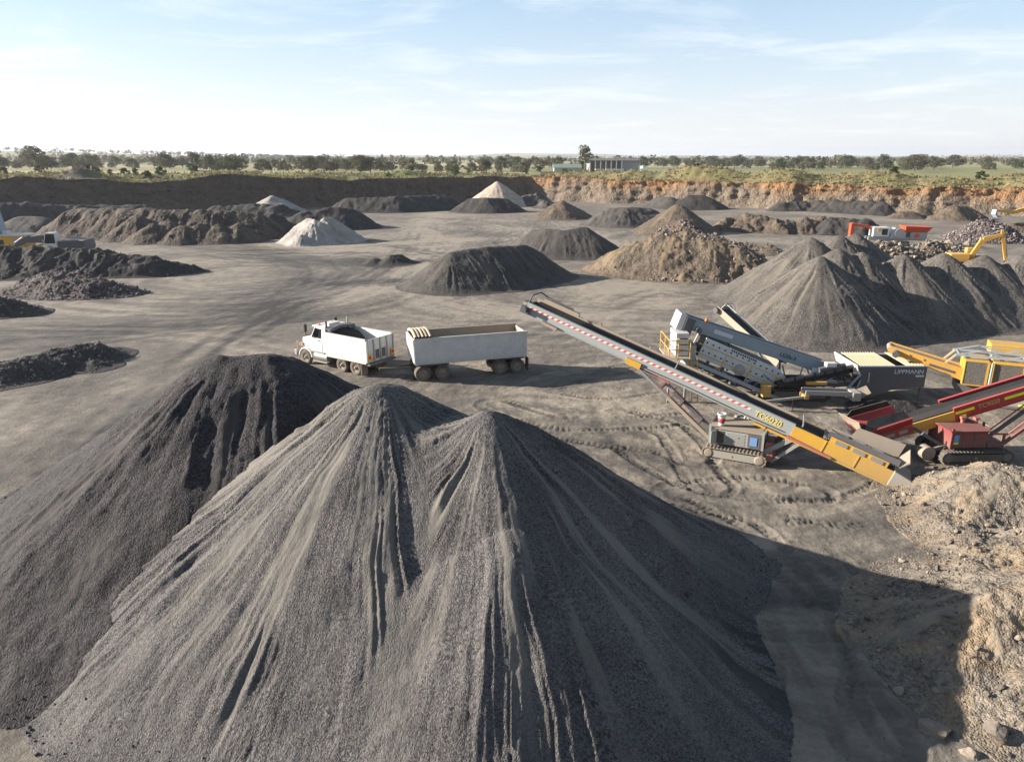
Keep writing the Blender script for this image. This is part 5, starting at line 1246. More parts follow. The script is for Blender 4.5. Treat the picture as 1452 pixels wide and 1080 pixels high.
    for s in (1, -1):
        m = MB(S); m.prism([(.2, .1), (sl, .1), (sl, 1.35), (.35, 1.35), (-.35, .95), (-.1, .45)], 'y', s * .95 - .04, s * .95 + .04); side = m.build('screen_side', P_PALE, t)
        if s > 0:
            for i in range(13):
                for z in (.55, 1.1):
                    m = MB(S); x = .35 + i * .4; m.cyl((x, .99, z), (x, 1.05, z), .055, n=8); m.build('bolt', P_DGREY, side)
            m = MB(S); m.cyl((2.6, .99, .35), (2.6, 1.12, .35), .34, n=20); m.build('drive_cover', P_GREY, side)
            for i in range(12):
                m = MB(S); x = 3.55 - i * .145; m.box(x - .045, x + .045, .99, 1.0, 1.20, 1.31); m.build('marking', P_LETB, side)
    m = MB(S); m.box(0, sl, -.9, .9, .55, .60); m.box(sl - .06, sl, -.9, .9, .1, 1.3); m.build('screen_deck', P_BLACK, t)
    m = MB(S); m.box(-.5, sl + .3, .3, 1.55, -.30, -.22); m.box(-.4, sl + .3, 1.48, 1.56, -.34, -.12); wk = m.build('walkway', P_BLUEG, t)
    m = MB(S); m.box(1.2, sl, -.9, .9, -.55, -.32); m.build('under_frame', P_BLACK, t)
    # handrails
    def rail(pts, posts, root, r=.028):
        m = MB(S); m.tube(pts, r, 6); m.build('handrail', P_YEL, root)
        for a, b in posts: m = MB(S); m.cyl(a, b, r, n=6); m.build('rail_post', P_YEL, root)
    rail([(.1, 1.52, .95), (4.0, 1.52, .95), (5.7, 1.52, .95)], [((x, 1.52, -.2), (x, 1.52, .95)) for x in (.6, 2.2, 3.9)], wk)
    rail([(.1, 1.52, .95), (-.05, 1.52, .8), (.0, 1.52, .5), (.5, 1.52, .42), (5.7, 1.52, .42)], [], wk)
    # head platform with rails at the left end
    m = MB(); m.box(9.2, 10.6, 41.0, 43.6, 2.68, 2.76); pf = m.build('platform', P_TAN, t)
    for z in (3.3, 3.85):
        m = MB(); m.tube([(10.5, 41.0, z), (9.25, 41.0, z), (9.25, 43.5, z)], .028, 6); m.build('handrail', P_YEL, pf)
    for x, y in ((10.5, 41.0), (9.8, 41.0), (9.25, 41.0), (9.25, 42.2), (9.25, 43.5)):
        m = MB(); m.cyl((x, y, 2.74), (x, y, 3.87), .03, n=6); m.build('rail_post', P_YEL, pf)
    for x in (9.4, 10.4):
        m = MB(); m.box(x - .06, x + .06, 41.1, 41.22, 0, 2.67); m.build('platform_leg', P_GREY, pf)
    for i in range(4):
        m = MB(); m.box(9.75, 10.5, 41.5, 43.2, 2.80 + i * .36, 3.08 + i * .36); m.build('end_panel', P_BOX, t)
    m = MB(); m.box(10.5, 11.0, 41.6, 43.4, .9, 3.4); m.build('end_frame', P_GREY, t)
    # feed conveyor over the box
    a = Vector((19.6, 43.1, 1.62)); b = Vector((10.3, 43.0, 4.72)); B = frame(a, b - a); L = (b - a).length   # near side = +y
    for s in (1, -1):
        m = MB(B); m.box(.2, L, s * .62 - .04, s * .62 + .04, -.38, .30); m.box(.2, L, s * .62 - .08, s * .62 + .08, .28, .34); sg = m.build('feed_girder', P_BLUEG, t)
    m = MB(B); m.box(.2, L, -.56, .56, .02, .06); m.build('feed_belt', P_BELT, t)
    m = MB(B); m.box(L - .1, L + .32, -.70, .70, -.60, .42); m.build('head_chute', P_BOX, t, .04)
    m = MB(B); m.box(L - .65, L - .12, .63, .80, -.75, .30); m.build('head_side', P_DGREY, t)
    R3 = B.to_3x3(); Ml = Matrix((-R3.col[0], R3.col[2], R3.col[1])).transposed().to_4x4(); Ml.translation = B @ Vector((2.9, .668, -.04)); lettering('LS20s-3', Ml, .34, P_LETB, t)
    m = MB(B); m.box(L - 3.2, L - 2.0, .665, .68, -.10, .14); m.build('badge', P_LETW, t)
    m = MB(B); m.cyl((L - 1.4, .3, .3), (L - 1.4, .3, .55), .09, n=10); m.build('beacon', P_LAMPO, t)
    m = MB(B); m.cyl((L - 1.0, .68, -.2), (L - 1.0, .98, -.2), .18, n=12); m.build('head_motor', P_DGREY, t)
    for x in (3.2, 6.6):
        m = MB(); p = B @ Vector((x, .5, -.4)); m.beam(p, (p.x, p.y - .1, 1.6), .1, .1); m.build('feed_prop', P_DGREY, t)
    # springs, braces, cables, pipes
    for x in (.5, 1.3, 3.6, 4.6):
        m = MB(S @ Matrix.Translation((x, 1.12, .02))); m.ring([(.09, -.22), (.12, -.12), (.09, -.05), (.12, .03), (.09, .1)], 'z', 10)
        m.build('spring', P_DGREY, t)
    for x0, z0, x1, z1 in ((11.2, .95, 12.4, 2.0), (13.6, .95, 12.5, 2.0), (13.7, .95, 14.6, 1.2), (15.9, 1.0, 15.2, 1.6)):
        m = MB(); m.beam((x0, 41.75, z0), (x1, 41.75, z1), .09, .11); m.build('brace', P_BLUEG, t)
    for i in range(6):
        m = MB(); x = 16.0 + i * .75; m.beam((x, 42.0, 1.0), (x + .25 * (-1) ** i, 42.2, 1.9 + .1 * (i % 3)), .06, .08); m.build('bracket', P_TAN if i % 2 else P_GREY, t)
    for i in range(7):
        x = 11.5 + i * 1.2; m = MB(); m.tube([(x, 41.65, 1.0), (x + .3, 41.5, .72 + .05 * (i % 3)), (x + .7, 41.55, .70), (x + 1.1, 41.65, .98)], .03, 6); m.build('cable', P_BLACK, t)
    m = MB(); m.cyl((18.3, 41.2, 2.0), (19.9, 41.4, 2.25), .16, n=12); m.build('belt_drum', P_DGREY, t)
    m = MB(); m.box(18.7, 19.3, 41.1, 41.5, 2.2, 2.45); m.build('hose_box', P_PALE, t, .03)
    m = MB(); plate(m, (18.2, 41.9, 1.1), (19.9, 41.9, .95), (19.6, 42.4, 1.7), (18.4, 42.4, 1.8), .05); m.build('chute_plate', P_PALE, t)
    m = MB(); m.tube([(10.6, 41.05, 2.75), (10.75, 41.0, 1.4), (10.8, 41.0, .1)], .03, 6); m.tube([(10.95, 41.05, 2.75), (11.1, 41.0, 1.4), (11.15, 41.0, .1)], .03, 6)
    for i in range(7): m.cyl((10.62 + i * .027, 41.03, 2.5 - i * .36), (10.97 + i * .027, 41.03, 2.5 - i * .36), .025, n=6)
    m.build('ladder', P_YEL, t)
    # rear conveyor leaning out behind
    a = Vector((17.2, 44.0, 1.7)); b = Vector((14.3, 48.3, 4.35)); B = frame(a, b - a); L = (b - a).length
    for s in (1, -1): m = MB(B); m.box(0, L, s * .48 - .03, s * .48 + .03, -.25, .2); m.build('rear_girder', P_TAN if s > 0 else P_GREY, t)
    m = MB(B); m.box(0, L, -.44, .44, 0, .03); m.build('rear_belt', P_BELT, t)
    m = MB(B); m.cyl((L - .1, -.75, -.05), (L - .1, .75, -.05), .2, n=12); m.build('rear_head', P_DGREY, t)
    m = MB(B); m.tube([(L - .3, .5, .2), (L - .3, .3, .55), (L - .3, -.5, .5), (L - .6, -.6, .2)], .035, 6); m.build('hoop', P_STEEL, t)
    m = MB(); m.beam(B @ Vector((L * .6, 0, -.2)), (16.6, 43.8, .9), .1, .12); m.build('rear_strut', P_DGREY, t)
screener()

# ------------------------------------------------------------------ yellow crusher at the right edge
def crusher():
    t = thing('crushing_plant', 'yellow crushing machine with mesh engine doors at the right edge', 'crusher', (30.0, 41.2, 0))
    a = Vector((27.6, 41.0, 1.80)); b = Vector((23.3, 43.0, 2.95)); B = frame(a, b - a); L = (b - a).length   # near side = +y
    for s in (1, -1):
        m = MB(B); m.prism([(0, -.55), (1.4, -.42), (L, -.22), (L + .1, .10), (L, .22), (0, .22)], 'y', s * .58 - .04, s * .58 + .04); m.build('boom_side', P_ORY, t)
        m = MB(B); m.box(1.2, 2.6, s * .63 - .015, s * .63 + .015, -.22, -.08); m.build('slot', P_DGREY, t)
        for x in (.6, 3.0, 3.8):
            m = MB(B); m.cyl((x, s * .62, .02), (x, s * .66, .02), .06, n=8); m.build('bolt', P_TAN, t)
    m = MB(B); m.box(0, L, -.54, .54, .10, .13); m.cyl((L, -.56, 0), (L, .56, 0), .16, n=14); m.build('boom_belt', P_TAN, t)
    m = MB(B); m.cyl((L - .35, .62, -.1), (L - .35, 1.05, -.1), .2, n=12); m.build('head_motor', P_DGREY, t)
    m = MB(B); m.box(-.6, .5, -.75, .75, .24, .36); m.build('boom_guard', P_CREAM, t)
    M = Matrix.Translation((26.55, 40.6, 0)) @ Matrix.Rotation(math.radians(-24), 4, 'Z')
    for i, (x0, x1, y) in enumerate(((0, 1.25, .0), (1.45, 3.0, -.05), (3.15, 5.6, -.35))):
        z0, z1 = 1.30, 2.80
        m = MB(M); m.box(x0, x1, y, y + 1.8, z0, z1 + (i == 2) * .2); bx = m.build('engine_cover', P_YEL, t, .03)
        m = MB(M); m.box(x0 + .05, x1 - .12, y - .03, y - .005, z0 + .08, z1 - .08); m.build('mesh_panel', P_MESH, bx)
        m = MB(M); m.box(x0, x1, y - .05, y - .031, z1 - .07, z1); m.box(x0, x1, y - .05, y - .031, z0, z0 + .07); m.box(x0, x0 + .05, y - .05, y - .031, z0 + .071, z1 - .071); m.box(x1 - .12, x1, y - .05, y - .031, z0 + .071, z1 - .071); m.build('door_frame', P_YEL, bx)
    m = MB(M); m.hexa([(3.1, -.4, 3.01), (5.6, -.4, 3.01), (5.6, 1.5, 3.01), (3.1, 1.5, 3.01)], [(3.6, -.1, 3.5), (5.6, -.1, 3.5), (5.6, 1.4, 3.5), (3.6, 1.4, 3.5)]); m.build('cover_hood', P_YEL, t, .03)
    m = MB(M); m.cyl((1.35, -.15, 1.0), (1.35, -.15, 2.8), .065, n=10); m.build('exhaust_pipe', P_BLUEG, t)
    m = MB(M)
    for y in (.3, 1.7):
        m.beam((-.5, y, 3.0), (3.1, y, 3.0), .07, .12); m.beam((-.4, y, 3.0), (.8, y, 3.35), .06, .07); m.beam((.8, y, 3.35), (3.1, y, 3.25), .06, .07); m.beam((.8, y, 3.35), (2.2, y, 3.0), .06, .07); m.beam((2.2, y, 3.0), (3.0, y, 3.25), .06, .07)
    for x in (-.3, 1.4, 3.0): m.beam((x, .3, 3.0), (x, 1.7, 3.0), .06, .06)
    m.build('top_frame', P_BLUEG, t)
    m = MB(M); m.box(1.6, 4.8, 2.6, 4.0, 2.7, 3.3); m.build('feed_hopper', P_YEL, t, .03)
    m = MB(M); m.box(-.2, 6, .2, 1.9, .8, 1.26); m.build('chassis', P_DGREY, t)
    for y in (.2, 2.1): crawler(t, M @ Matrix.Translation((3.2, y, .02)), 4.2, .38, .5, P_BLACK, P_DGREY)
    m = MB(M); m.box(2.2, 5.0, -.95, -.45, .55, .95); m.build('side_box', P_GREY, t, .02)
    m = MB(M); m.box(2.8, 3.7, -.98, -.955, .62, .72); m.build('stripe', P_LIME, t)
    for x, y in ((1.0, -.35), (1.5, -.5)):
        m = MB(M); m.cyl((x, y, .95), (x, y, 1.35), .09, n=10); m.build('beacon', P_LAMPO, t)
    m = MB(M); m.box(.0, .35, -.6, -.25, .1, .75); m.build('post_box', P_ORY, t)
    for y in (.5, 1.5): m = MB(M); m.beam((-.4, y, 3.0), (-.95, y, 2.35), .08, .1); m.build('boom_link', P_CREAM, t)
crusher()

# ------------------------------------------------------------------ excavators
def excavator(label, base, rz, joints, paintm, cabmat=P_DGREY, tipm=P_DGREY, scale=1.0, cabwhite=False):
    """joints: boom foot, elbow, boom tip, stick tip in the vehicle plane (x forward, z up)"""
    t = thing('excavator', label, 'excavator', base)
    M = Matrix.Translation(base) @ Matrix.Rotation(rz, 4, 'Z') @ Matrix.Scale(scale, 4)
    for s in (1, -1): crawler(t, M @ Matrix.Translation((0, s * 1.2, .02)) @ Matrix.Rotation(0 if s > 0 else math.pi, 4, 'Z'), 4.2, .45, .6, P_BLACK, P_DGREY)
    m = MB(M); m.box(-1.2, 1.2, -.9, .9, .45, .95); m.cyl((0, 0, .9), (0, 0, 1.15), .7, n=20); m.build('undercarriage', P_DGREY, t)
    m = MB(M); m.box(-2.6, 1.2, -1.35, 1.35, 1.15, 1.45); m.hexa([(-2.7, -1.35, 1.45), (-.1, -1.35, 1.45), (-.1, .3, 1.45), (-2.7, 1.35, 1.45)], [(-2.6, -1.3, 2.25), (-.1, -1.3, 2.35), (-.1, .3, 2.35), (-2.6, 1.3, 2.25)]); m.box(-2.6, -.1, .3, 1.33, 1.45, 2.2); m.build('house', paintm, t, .05)
    m = MB(M); m.hexa([(-.05, .35, 1.46), (1.35, .35, 1.46), (1.35, 1.34, 1.46), (-.05, 1.34, 1.46)], [(.05, .4, 3.05), (.95, .4, 3.05), (.95, 1.3, 3.05), (.05, 1.3, 3.05)]); cb = m.build('cab', P_WHITE if cabwhite else paintm, t, .04)
    m = MB(M); plate(m, (1.36, .45, 1.75), (1.36, 1.25, 1.75), (1.0, 1.22, 2.95), (1.0, .48, 2.95), .03); m.build('windscreen', P_GLASS, cb)
    m = MB(M); plate(m, (.1, 1.35, 2.0), (1.15, 1.35, 2.0), (.92, 1.32, 2.92), (.12, 1.32, 2.92), .03); m.build('side_window', P_GLASS, cb)
    P = [Vector((x, -.1, z)) for x, z in joints]
    m = MB(M)
    for a, b, h0, h1 in ((P[0], P[1], .45, .75), (P[1], P[2], .75, .42)):
        d = (b - a).normalized(); n = Vector((-d.z, 0, d.x)); w = Vector((0, .22, 0))
        m.hexa([a - n * h0 / 2 - w, a - n * h0 / 2 + w, a + n * h0 / 2 + w, a + n * h0 / 2 - w], [b - n * h1 / 2 - w, b - n * h1 / 2 + w, b + n * h1 / 2 + w, b + n * h1 / 2 - w])
    m.build('boom', paintm, t, .03)
    d = (P[3] - P[2]).normalized(); back = P[2] - d * .7; n = Vector((-d.z, 0, d.x)); w = Vector((0, .18, 0))
    m = MB(M); m.hexa([back - n * .12 - w, back - n * .12 + w, back + n * .16 + w, back + n * .16 - w], [P[2] - n * .28 - w, P[2] - n * .28 + w, P[2] + n * .28 + w, P[2] + n * .28 - w]); m.hexa([P[2] - n * .28 - w, P[2] - n * .28 + w, P[2] + n * .28 + w, P[2] + n * .28 - w], [P[3] - n * .14 - w, P[3] - n * .14 + w, P[3] + n * .14 + w, P[3] + n * .14 - w]); m.build('stick', paintm, t, .02)
    m = MB(M); m.cyl(P[0].lerp(P[1], .3) + Vector((.25, .3, -.3)), P[1] + Vector((0, .3, -.1)), .09, n=8); m.build('boom_ram', P_STEEL, t)
    m = MB(M); m.cyl(P[1] + Vector((.1, 0, .45)), back, .08, n=8); m.build('stick_ram', P_STEEL, t)
    m = MB(M); m.cyl(P[2] + n * .35, P[3] + n * .3 - d * .4, .07, n=8); m.build('bucket_ram', P_STEEL, t)
    q = P[3]; m = MB(M)
    m.prism([(q.x + .25, q.z + .15), (q.x + .35, q.z - .55), (q.x - .1, q.z - 1.05), (q.x - .75, q.z - 1.0), (q.x - .55, q.z - .75), (q.x - .1, q.z - .75), (q.x + .1, q.z - .4), (q.x + .05, q.z + .1)], 'y', -.7, .5); m.build('bucket', tipm, t, .02)
    return t
EXB = gp(1368, 381)
excavator('yellow excavator digging behind the row of merged gravel cones', (EXB.x, EXB.y, 0), math.radians(-12), [(.3, 1.6), (1.7, 4.3), (4.1, 5.1), (5.1, 1.4)], P_ORY, scale=.9)
EX2 = Vector((107.5, 148, 0))
excavator('yellow excavator with a long raised arm far at the right edge', EX2, math.radians(176), [(.3, 1.7), (2.2, 3.7), (5.0, 3.0), (7.6, 3.2)], P_YEL, tipm=P_BLUEG, scale=1.3)
EX3 = gp(92, 353); EX3 = Vector((-64.2, 104, 0))
excavator('excavator with a white cab behind the black dirt berm at the left', EX3, math.radians(188), [(.3, 1.6), (1.8, 2.3), (3.6, 2.2), (4.8, 1.5)], P_DGREY, cabwhite=True, scale=1.38)

# ------------------------------------------------------------------ red jaw crusher in the distance
def red_crusher():
    c = Vector((64.3, 124.5, 0)); t = thing('jaw_crusher', 'red and white tracked crusher standing among rubble in the distance', 'crusher', c)
    M = Matrix.Translation(c) @ Matrix.Rotation(math.radians(-8), 4, 'Z')
    m = MB(M); m.beam((-6.3, 0, 3.45), (-3.6, 0, 3.1), 1.1, .4); m.beam((-3.7, 0, 3.1), (-1.2, 0, 1.7), 1.1, .4); m.box(-6.5, -6.0, -.6, .6, 1.2, 3.6); m.build('discharge_boom', P_ORANGE, t)
    m = MB(M); m.box(-3.0, -.4, -1.1, 1.1, 1.5, 3.05); ec = m.build('engine_cover', P_WHITE, t, .06)
    m = MB(M); m.box(-1.6, -.7, -1.13, -1.10, 1.8, 2.8); m.build('grille', P_BLACK, ec)
    m = MB(M); m.box(-2.3, -1.8, -1.14, -1.10, 2.4, 2.9); m.build('sticker', P_MARK, ec)
    m = MB(M); m.hexa([(-.3, -1, 1.2), (2.4, -1, 1.2), (2.4, 1, 1.2), (-.3, 1, 1.2)], [(.6, -.8, 3.0), (2.0, -.8, 2.8), (2.0, .8, 2.8), (.6, .8, 3.0)]); m.cyl((1.2, -1.25, 2.1), (1.2, 1.25, 2.1), .75, n=18); m.build('jaw_box', P_STEEL, t)
    m = MB(M); m.hexa([(2.2, -1.0, 2.3), (5.6, -1.0, 2.3), (5.6, 1.0, 2.3), (2.2, 1.0, 2.3)], [(1.9, -1.6, 3.3), (6.2, -1.6, 3.2), (6.2, 1.6, 3.2), (1.9, 1.6, 3.3)]); m.build('feed_hopper', P_ORANGE, t)
    m = MB(M); m.box(-3.6, 5.6, -.9, .9, .9, 1.45); m.box(3.0, 5.6, -1.1, 1.1, 1.1, 2.3); m.build('chassis', P_GREY, t)
    m = MB(M); m.cyl((4.0, -1.13, 1.75), (4.0, -1.2, 1.75), .38, n=16); m.build('flywheel', P_ORANGE, t)
    for s in (1, -1): crawler(t, M @ Matrix.Translation((.8, s * 1.2, .02)) @ Matrix.Rotation(0 if s > 0 else math.pi, 4, 'Z'), 4.2, .42, .5, P_BLACK, P_DGREY)
red_crusher()
# ------------------------------------------------------------------ machine cut by the left edge
def left_plant():
    c = Vector((-74.6, 106.5, 0)); t = thing('mobile_plant', 'yellow mobile plant with a tall pale panel cut by the left edge', 'crusher', c)
    M = Matrix.Translation(c) @ Matrix.Diagonal((1, 1, 1.16, 1))
    m = MB(M); m.box(-4.5, 4.2, -1.2, 1.2, 1.3, 3.0); bd = m.build('engine_cover', P_YEL, t, .06)
    m = MB(M); m.box(.4, 1.1, -1.23, -1.2, 1.9, 2.5); m.build('vent', P_BLACK, bd)
    m = MB(M); m.box(2.5, 3.2, -1.23, -1.2, 1.7, 2.7); m.build('access_panel', P_BLUEG, bd)
    m = MB(M); m.box(-4.5, 4.3, -1.3, 1.3, 3.0, 3.12); m.box(.6, 1.4, -.4, .4, 3.12, 3.55); m.build('roof_rail', P_WHITE, bd)
    m = MB(M); m.box(-4.2, 4.8, -1.0, 1.0, .85, 1.28); m.build('chassis', P_DGREY, t)
    m = MB(M); m.hexa([(-3.6, -1.4, 3.1), (.2, -1.4, 3.1), (.2, 1.4, 3.1), (-3.6, 1.4, 3.1)], [(-3.2, -1.0, 7.1), (-.25, -1.0, 7.1), (-.25, 1.0, 7.1), (-3.2, 1.0, 7.1)]); m.build('silo_panel', P_BLUEG, t)
    m = MB(M); m.beam((4.3, -.6, 1.4), (7.6, -.6, 2.2), .6, .22); m.build('discharge_boom', P_ORY, t)
    for s in (1, -1): crawler(t, M @ Matrix.Translation((0, s * 1.1, .02)) @ Matrix.Rotation(0 if s > 0 else math.pi, 4, 'Z'), 4.0, .4, .5, P_BLACK, P_DGREY)
left_plant()

# ------------------------------------------------------------------ boulders one can pick out
def boulder(label, px, py, size, seed, group=None, heapo=None, flat=.8, mat=R_TAN):
    p = gp(px, py)
    if heapo is not None:
        for _ in range(6): p = gp(px, py, float(on_heap(heapo, p.x, p.y)))
    o = mesh_obj('boulder', boulder_mesh(seed, size, ICO3, flat), mat); o.location = (p.x, p.y, p.z + size * flat * .30); o.rotation_euler = (0, 0, seed * 1.7)
    return prop(o, label, 'boulder', group)
boulder('large rounded boulder on the dirt just right of the big shadow at the bottom', 1322, 1046, 1.0, 201, heapo=bank)
boulder('boulder beside the large rounded one at the bottom right', 1414, 1044, .72, 202, heapo=bank)
boulder('half-seen boulder at the bottom edge below the large rounded one', 1372, 1082, .7, 203, heapo=bank)
boulder('grey boulder lying inside the big shadow at the right', 1331, 926, .55, 204, heapo=bank)
rg_ = random.Random(77)
for i in range(46):
    px, py = rg_.uniform(1250, 1448), rg_.uniform(690, 985)
    boulder('loose broken rock on the tan dirt bank', px, py, rg_.uniform(.14, .34), 300 + i, 'loose rocks on the tan dirt bank', bank, rg_.uniform(.55, .85))
for i in range(16):
    px, py = rg_.uniform(1310, 1385), rg_.uniform(333, 362)
    boulder('pale boulder among the rubble between red crusher and excavator', px, py, rg_.uniform(.9, 2.0), 400 + i, 'pale boulders by the red crusher', b7)
# ------------------------------------------------------------------ trees
def leaf_mat(name, a, b):
    k = NT(name); p = k.pos(obj=False)
    oi = k.n('ShaderNodeObjectInfo')
    f = k.math('ADD', k.math('MULTIPLY', k.noise(p, 0.35, 3, 0.6), 0.6), k.math('MULTIPLY', oi.outputs['Random'], 0.45))
    col = k.mix(k.rng(f, 0.25, 0.85), a, b)
    k.done(col, 0.8)
    tr = k.n('ShaderNodeBsdfTranslucent'); k.l(col, tr.inputs['Color'])
    ms = k.n('ShaderNodeMixShader'); ms.inputs[0].default_value = 0.25
    k.l(k.b.outputs[0], ms.inputs[1]); k.l(tr.outputs[0], ms.inputs[2]); k.l(ms.outputs[0], k.out.inputs['Surface'])
    return k.m
L_GUM = leaf_mat('gum leaves', (0.078, 0.080, 0.046), (0.165, 0.150, 0.090))
L_GREEN = leaf_mat('green leaves', (0.058, 0.075, 0.028), (0.115, 0.130, 0.052))
L_DRY = leaf_mat('dry grass', (0.14, 0.125, 0.05), (0.25, 0.195, 0.095))
k = NT('bark'); BARK = k.done(k.mix(k.noise(k.pos(obj=False), 3, 4), (0.10, 0.082, 0.065), (0.22, 0.19, 0.155)), 0.9)
def leaf_quads(P, N, S, rg):
    """square leaf clumps at P, roughly facing N"""
    n = len(P); a = rg.normal(size=(n, 3)); a -= (a * N).sum(1)[:, None] * N; a /= np.linalg.norm(a, axis=1)[:, None]; b = np.cross(N, a)
    S = S[:, None]; asp = rg.uniform(.45, .9, (n, 1))
    V = np.stack([P - a * S - b * S * asp * .6, P + a * S * .5 - b * S * asp, P + a * S + b * S * asp * .5, P - a * S * .4 + b * S * asp], 1)
    return V.reshape(-1, 3), np.arange(n * 4).reshape(-1, 4)
def tree_meshes(seed, h, spread, low=0.28, nclump=15, per=95, leaf=.34, trunk_r=None):
    rg = np.random.default_rng(seed); r = random.Random(seed)
    m = MB(); tr = trunk_r or h * .028
    p = Vector((0, 0, -.3)); top = Vector((r.uniform(-.06, .06) * h, r.uniform(-.06, .06) * h, h * .62)); fork = Vector((top.x * .4, top.y * .4, h * low * 1.1))
    m.cyl(p, fork, tr * 1.25, tr * .85, 8); m.cyl(fork, top, tr * .85, tr * .3, 6)
    C = []
    for i in range(nclump):
        a = i * 2.4 + r.uniform(-.5, .5); u = (i + .5) / nclump
        rad = spread * h * (.25 + .75 * math.sin(math.pi * min(1, .25 + .7 * u))) * r.uniform(.45, 1.0)
        z = h * (low + .10 + (1 - low - .16) * (u ** .8)) * r.uniform(.92, 1.06)
        c = Vector((rad * math.cos(a), rad * math.sin(a), min(z, h * .94))); C.append((c, h * r.uniform(.10, .17)))
        if i % 2 == 0:
            s = fork.lerp(top, min(.9, max(0, (c.z / h - low) * 1.0))); m.cyl(s, s.lerp(c, .55) + Vector((0, 0, h * .02)), tr * .42, tr * .25, 5, False); m.cyl(s.lerp(c, .55) + Vector((0, 0, h * .02)), c, tr * .25, tr * .1, 5, False)
    C.append((Vector((top.x, top.y, h * .86)), h * .14))
    tm = m.mesh('trunk')
    Vs = []; Fs = []; o = 0
    for c, cr in C:
        n = int(per * r.uniform(.7, 1.2)); d = rg.normal(size=(n, 3)); d /= np.linalg.norm(d, axis=1)[:, None]
        q = d * (rg.uniform(.35, 1.0, (n, 1)) ** .5) * np.array([cr * 1.25, cr * 1.25, cr * .78]) + np.array(c)
        N = d * .6 + rg.normal(size=(n, 3)) * .6; N /= np.linalg.norm(N, axis=1)[:, None]
        V, F = leaf_quads(q, N, rg.uniform(.5, 1.1, n) * leaf * h / 10, rg)
        Vs.append(V); Fs.append(F + o); o += len(V)
    return tm, grid_mesh('crown', np.concatenate(Vs), np.concatenate(Fs), False)
PROTO = []
for i, (sp, lo, nc) in enumerate(((.46, .10, 22), (.42, .14, 18), (.52, .12, 24), (.34, .18, 16), (.46, .04, 22), (.24, .34, 10))):
    tm, cm = tree_meshes(900 + i, 10.0, sp, lo, nc); tm.materials.append(BARK); cm.materials.append(L_GUM if i != 4 else L_GREEN); PROTO.append((tm, cm))
def add_tree(name, label, x, y, h, kind, rz, group=None, wide=1.0, z=None):
    z = float(plain_base(np.array(x), np.array(y))) if z is None else z
    t = thing(name, label, 'tree', (x, y, z - .15), rz, group); s = h / 10.0; t.scale = (s * wide, s * wide, s)
    mesh_obj('trunk', PROTO[kind][0], None, t); mesh_obj('crown', PROTO[kind][1], None, t)
    return t
def px_x(px, Y, z=9.0): return at(px, 230, Y).x
rt = random.Random(4)
add_tree('gum_tree', 'tall thin gum tree standing alone left of the long grey shed', px_x(829, 360), 360, 12.5, 5, .4, wide=1.0)
add_tree('gum_tree', 'low dark tree at the foot of the tall thin gum tree', px_x(824, 372), 372, 6.0, 4, 1.2, wide=1.0)
add_tree('gum_tree', 'big spreading gum tree at the far left of the paddock', px_x(48, 300), 300, 9.6, 2, 2.0, wide=1.05)
bands = [ # px range, distance range, how many, height range, group, label
    (-20, 300, 330, 480, 40, 5.5, 8.5, 'gum trees along the left paddock', 'gum tree in the loose row along the left paddock'),
    (285, 480, 310, 380, 34, 4.8, 7.2, 'gum trees behind the dark wall', 'dense gum tree in the clump above the dark pit wall'),
    (470, 720, 310, 400, 38, 5.0, 8.0, 'gum trees behind the middle of the wall', 'olive gum tree in the belt behind the middle of the pit wall'),
    (900, 1080, 520, 800, 34, 7, 11, 'gum trees right of the shed', 'distant gum tree in the belt right of the long shed'),
    (1080, 1320, 420, 700, 48, 7, 11, 'gum trees beyond the orange wall', 'distant gum tree in the thicket beyond the grassy mounds'),
    (1320, 1480, 450, 900, 26, 6.5, 11, 'gum trees in the right paddock', 'scattered gum tree in the green paddock at the far right'),
    (690, 815, 400, 600, 14, 6, 9, 'gum trees near the green shed', 'gum tree near the green roofed shed'),
]
for x0, x1, y0, y1, n, h0, h1, g, lab in bands:
    for i in range(n):
        px = x0 + (x1 - x0) * (rt.choice((.08, .2, .27, .45, .52, .7, .83, .95)) + rt.gauss(0, .10)); Y = rt.uniform(y0, y1)
        add_tree('gum_tree', lab, px_x(px, Y), Y, h0 * .6 + (h1 - h0 * .6) * rt.random() ** 1.3, rt.choice([0, 1, 2, 3, 4, 0, 1]), rt.uniform(0, 6.28), g, rt.uniform(.9, 1.6))
# shrubs on the pit rim
SH = tree_meshes(970, 3.0, .42, .02, 9, 60, .9, .05); SH[0].materials.append(BARK); SH[1].materials.append(L_GREEN)
PB = PLAINV.reshape(-1, 3)
def plain_near(x, y):
    i = np.argmin((PB[:, 0] - x) ** 2 + (PB[:, 1] - y) ** 2); return float(PB[i, 2])
def rim_point(px, back):
    """a point behind the pit rim in the direction of column px"""
    vis = rim[:, 1] > 60; c = rim[vis]; a = c[:, 0] / c[:, 1]; w = (px - 726) / FPX * 1.015
    j = np.argmin(np.abs(a - w)); q = c[j] * (1 + back / np.hypot(*c[j])); return q
for i, px in enumerate((46, 92, 147, 158, 167, 185, 205, 221, 236, 172, 255, 300, 650, 745, 762, 798, 805, 590, 560, 975, 1100, 1355, 1240)):
    q = rim_point(px, rt.uniform(6, 26)); z = plain_near(q[0], q[1])
    s = thing('shrub', 'small green shrub growing on the grass along the pit rim', 'shrub', (q[0], q[1], z - .2), rt.uniform(0, 6), 'shrubs on the pit rim'); f = rt.uniform(.5, .95); s.scale = (f * 1.2, f * 1.2, f)
    mesh_obj('stem', SH[0], None, s); mesh_obj('foliage', SH[1], None, s)
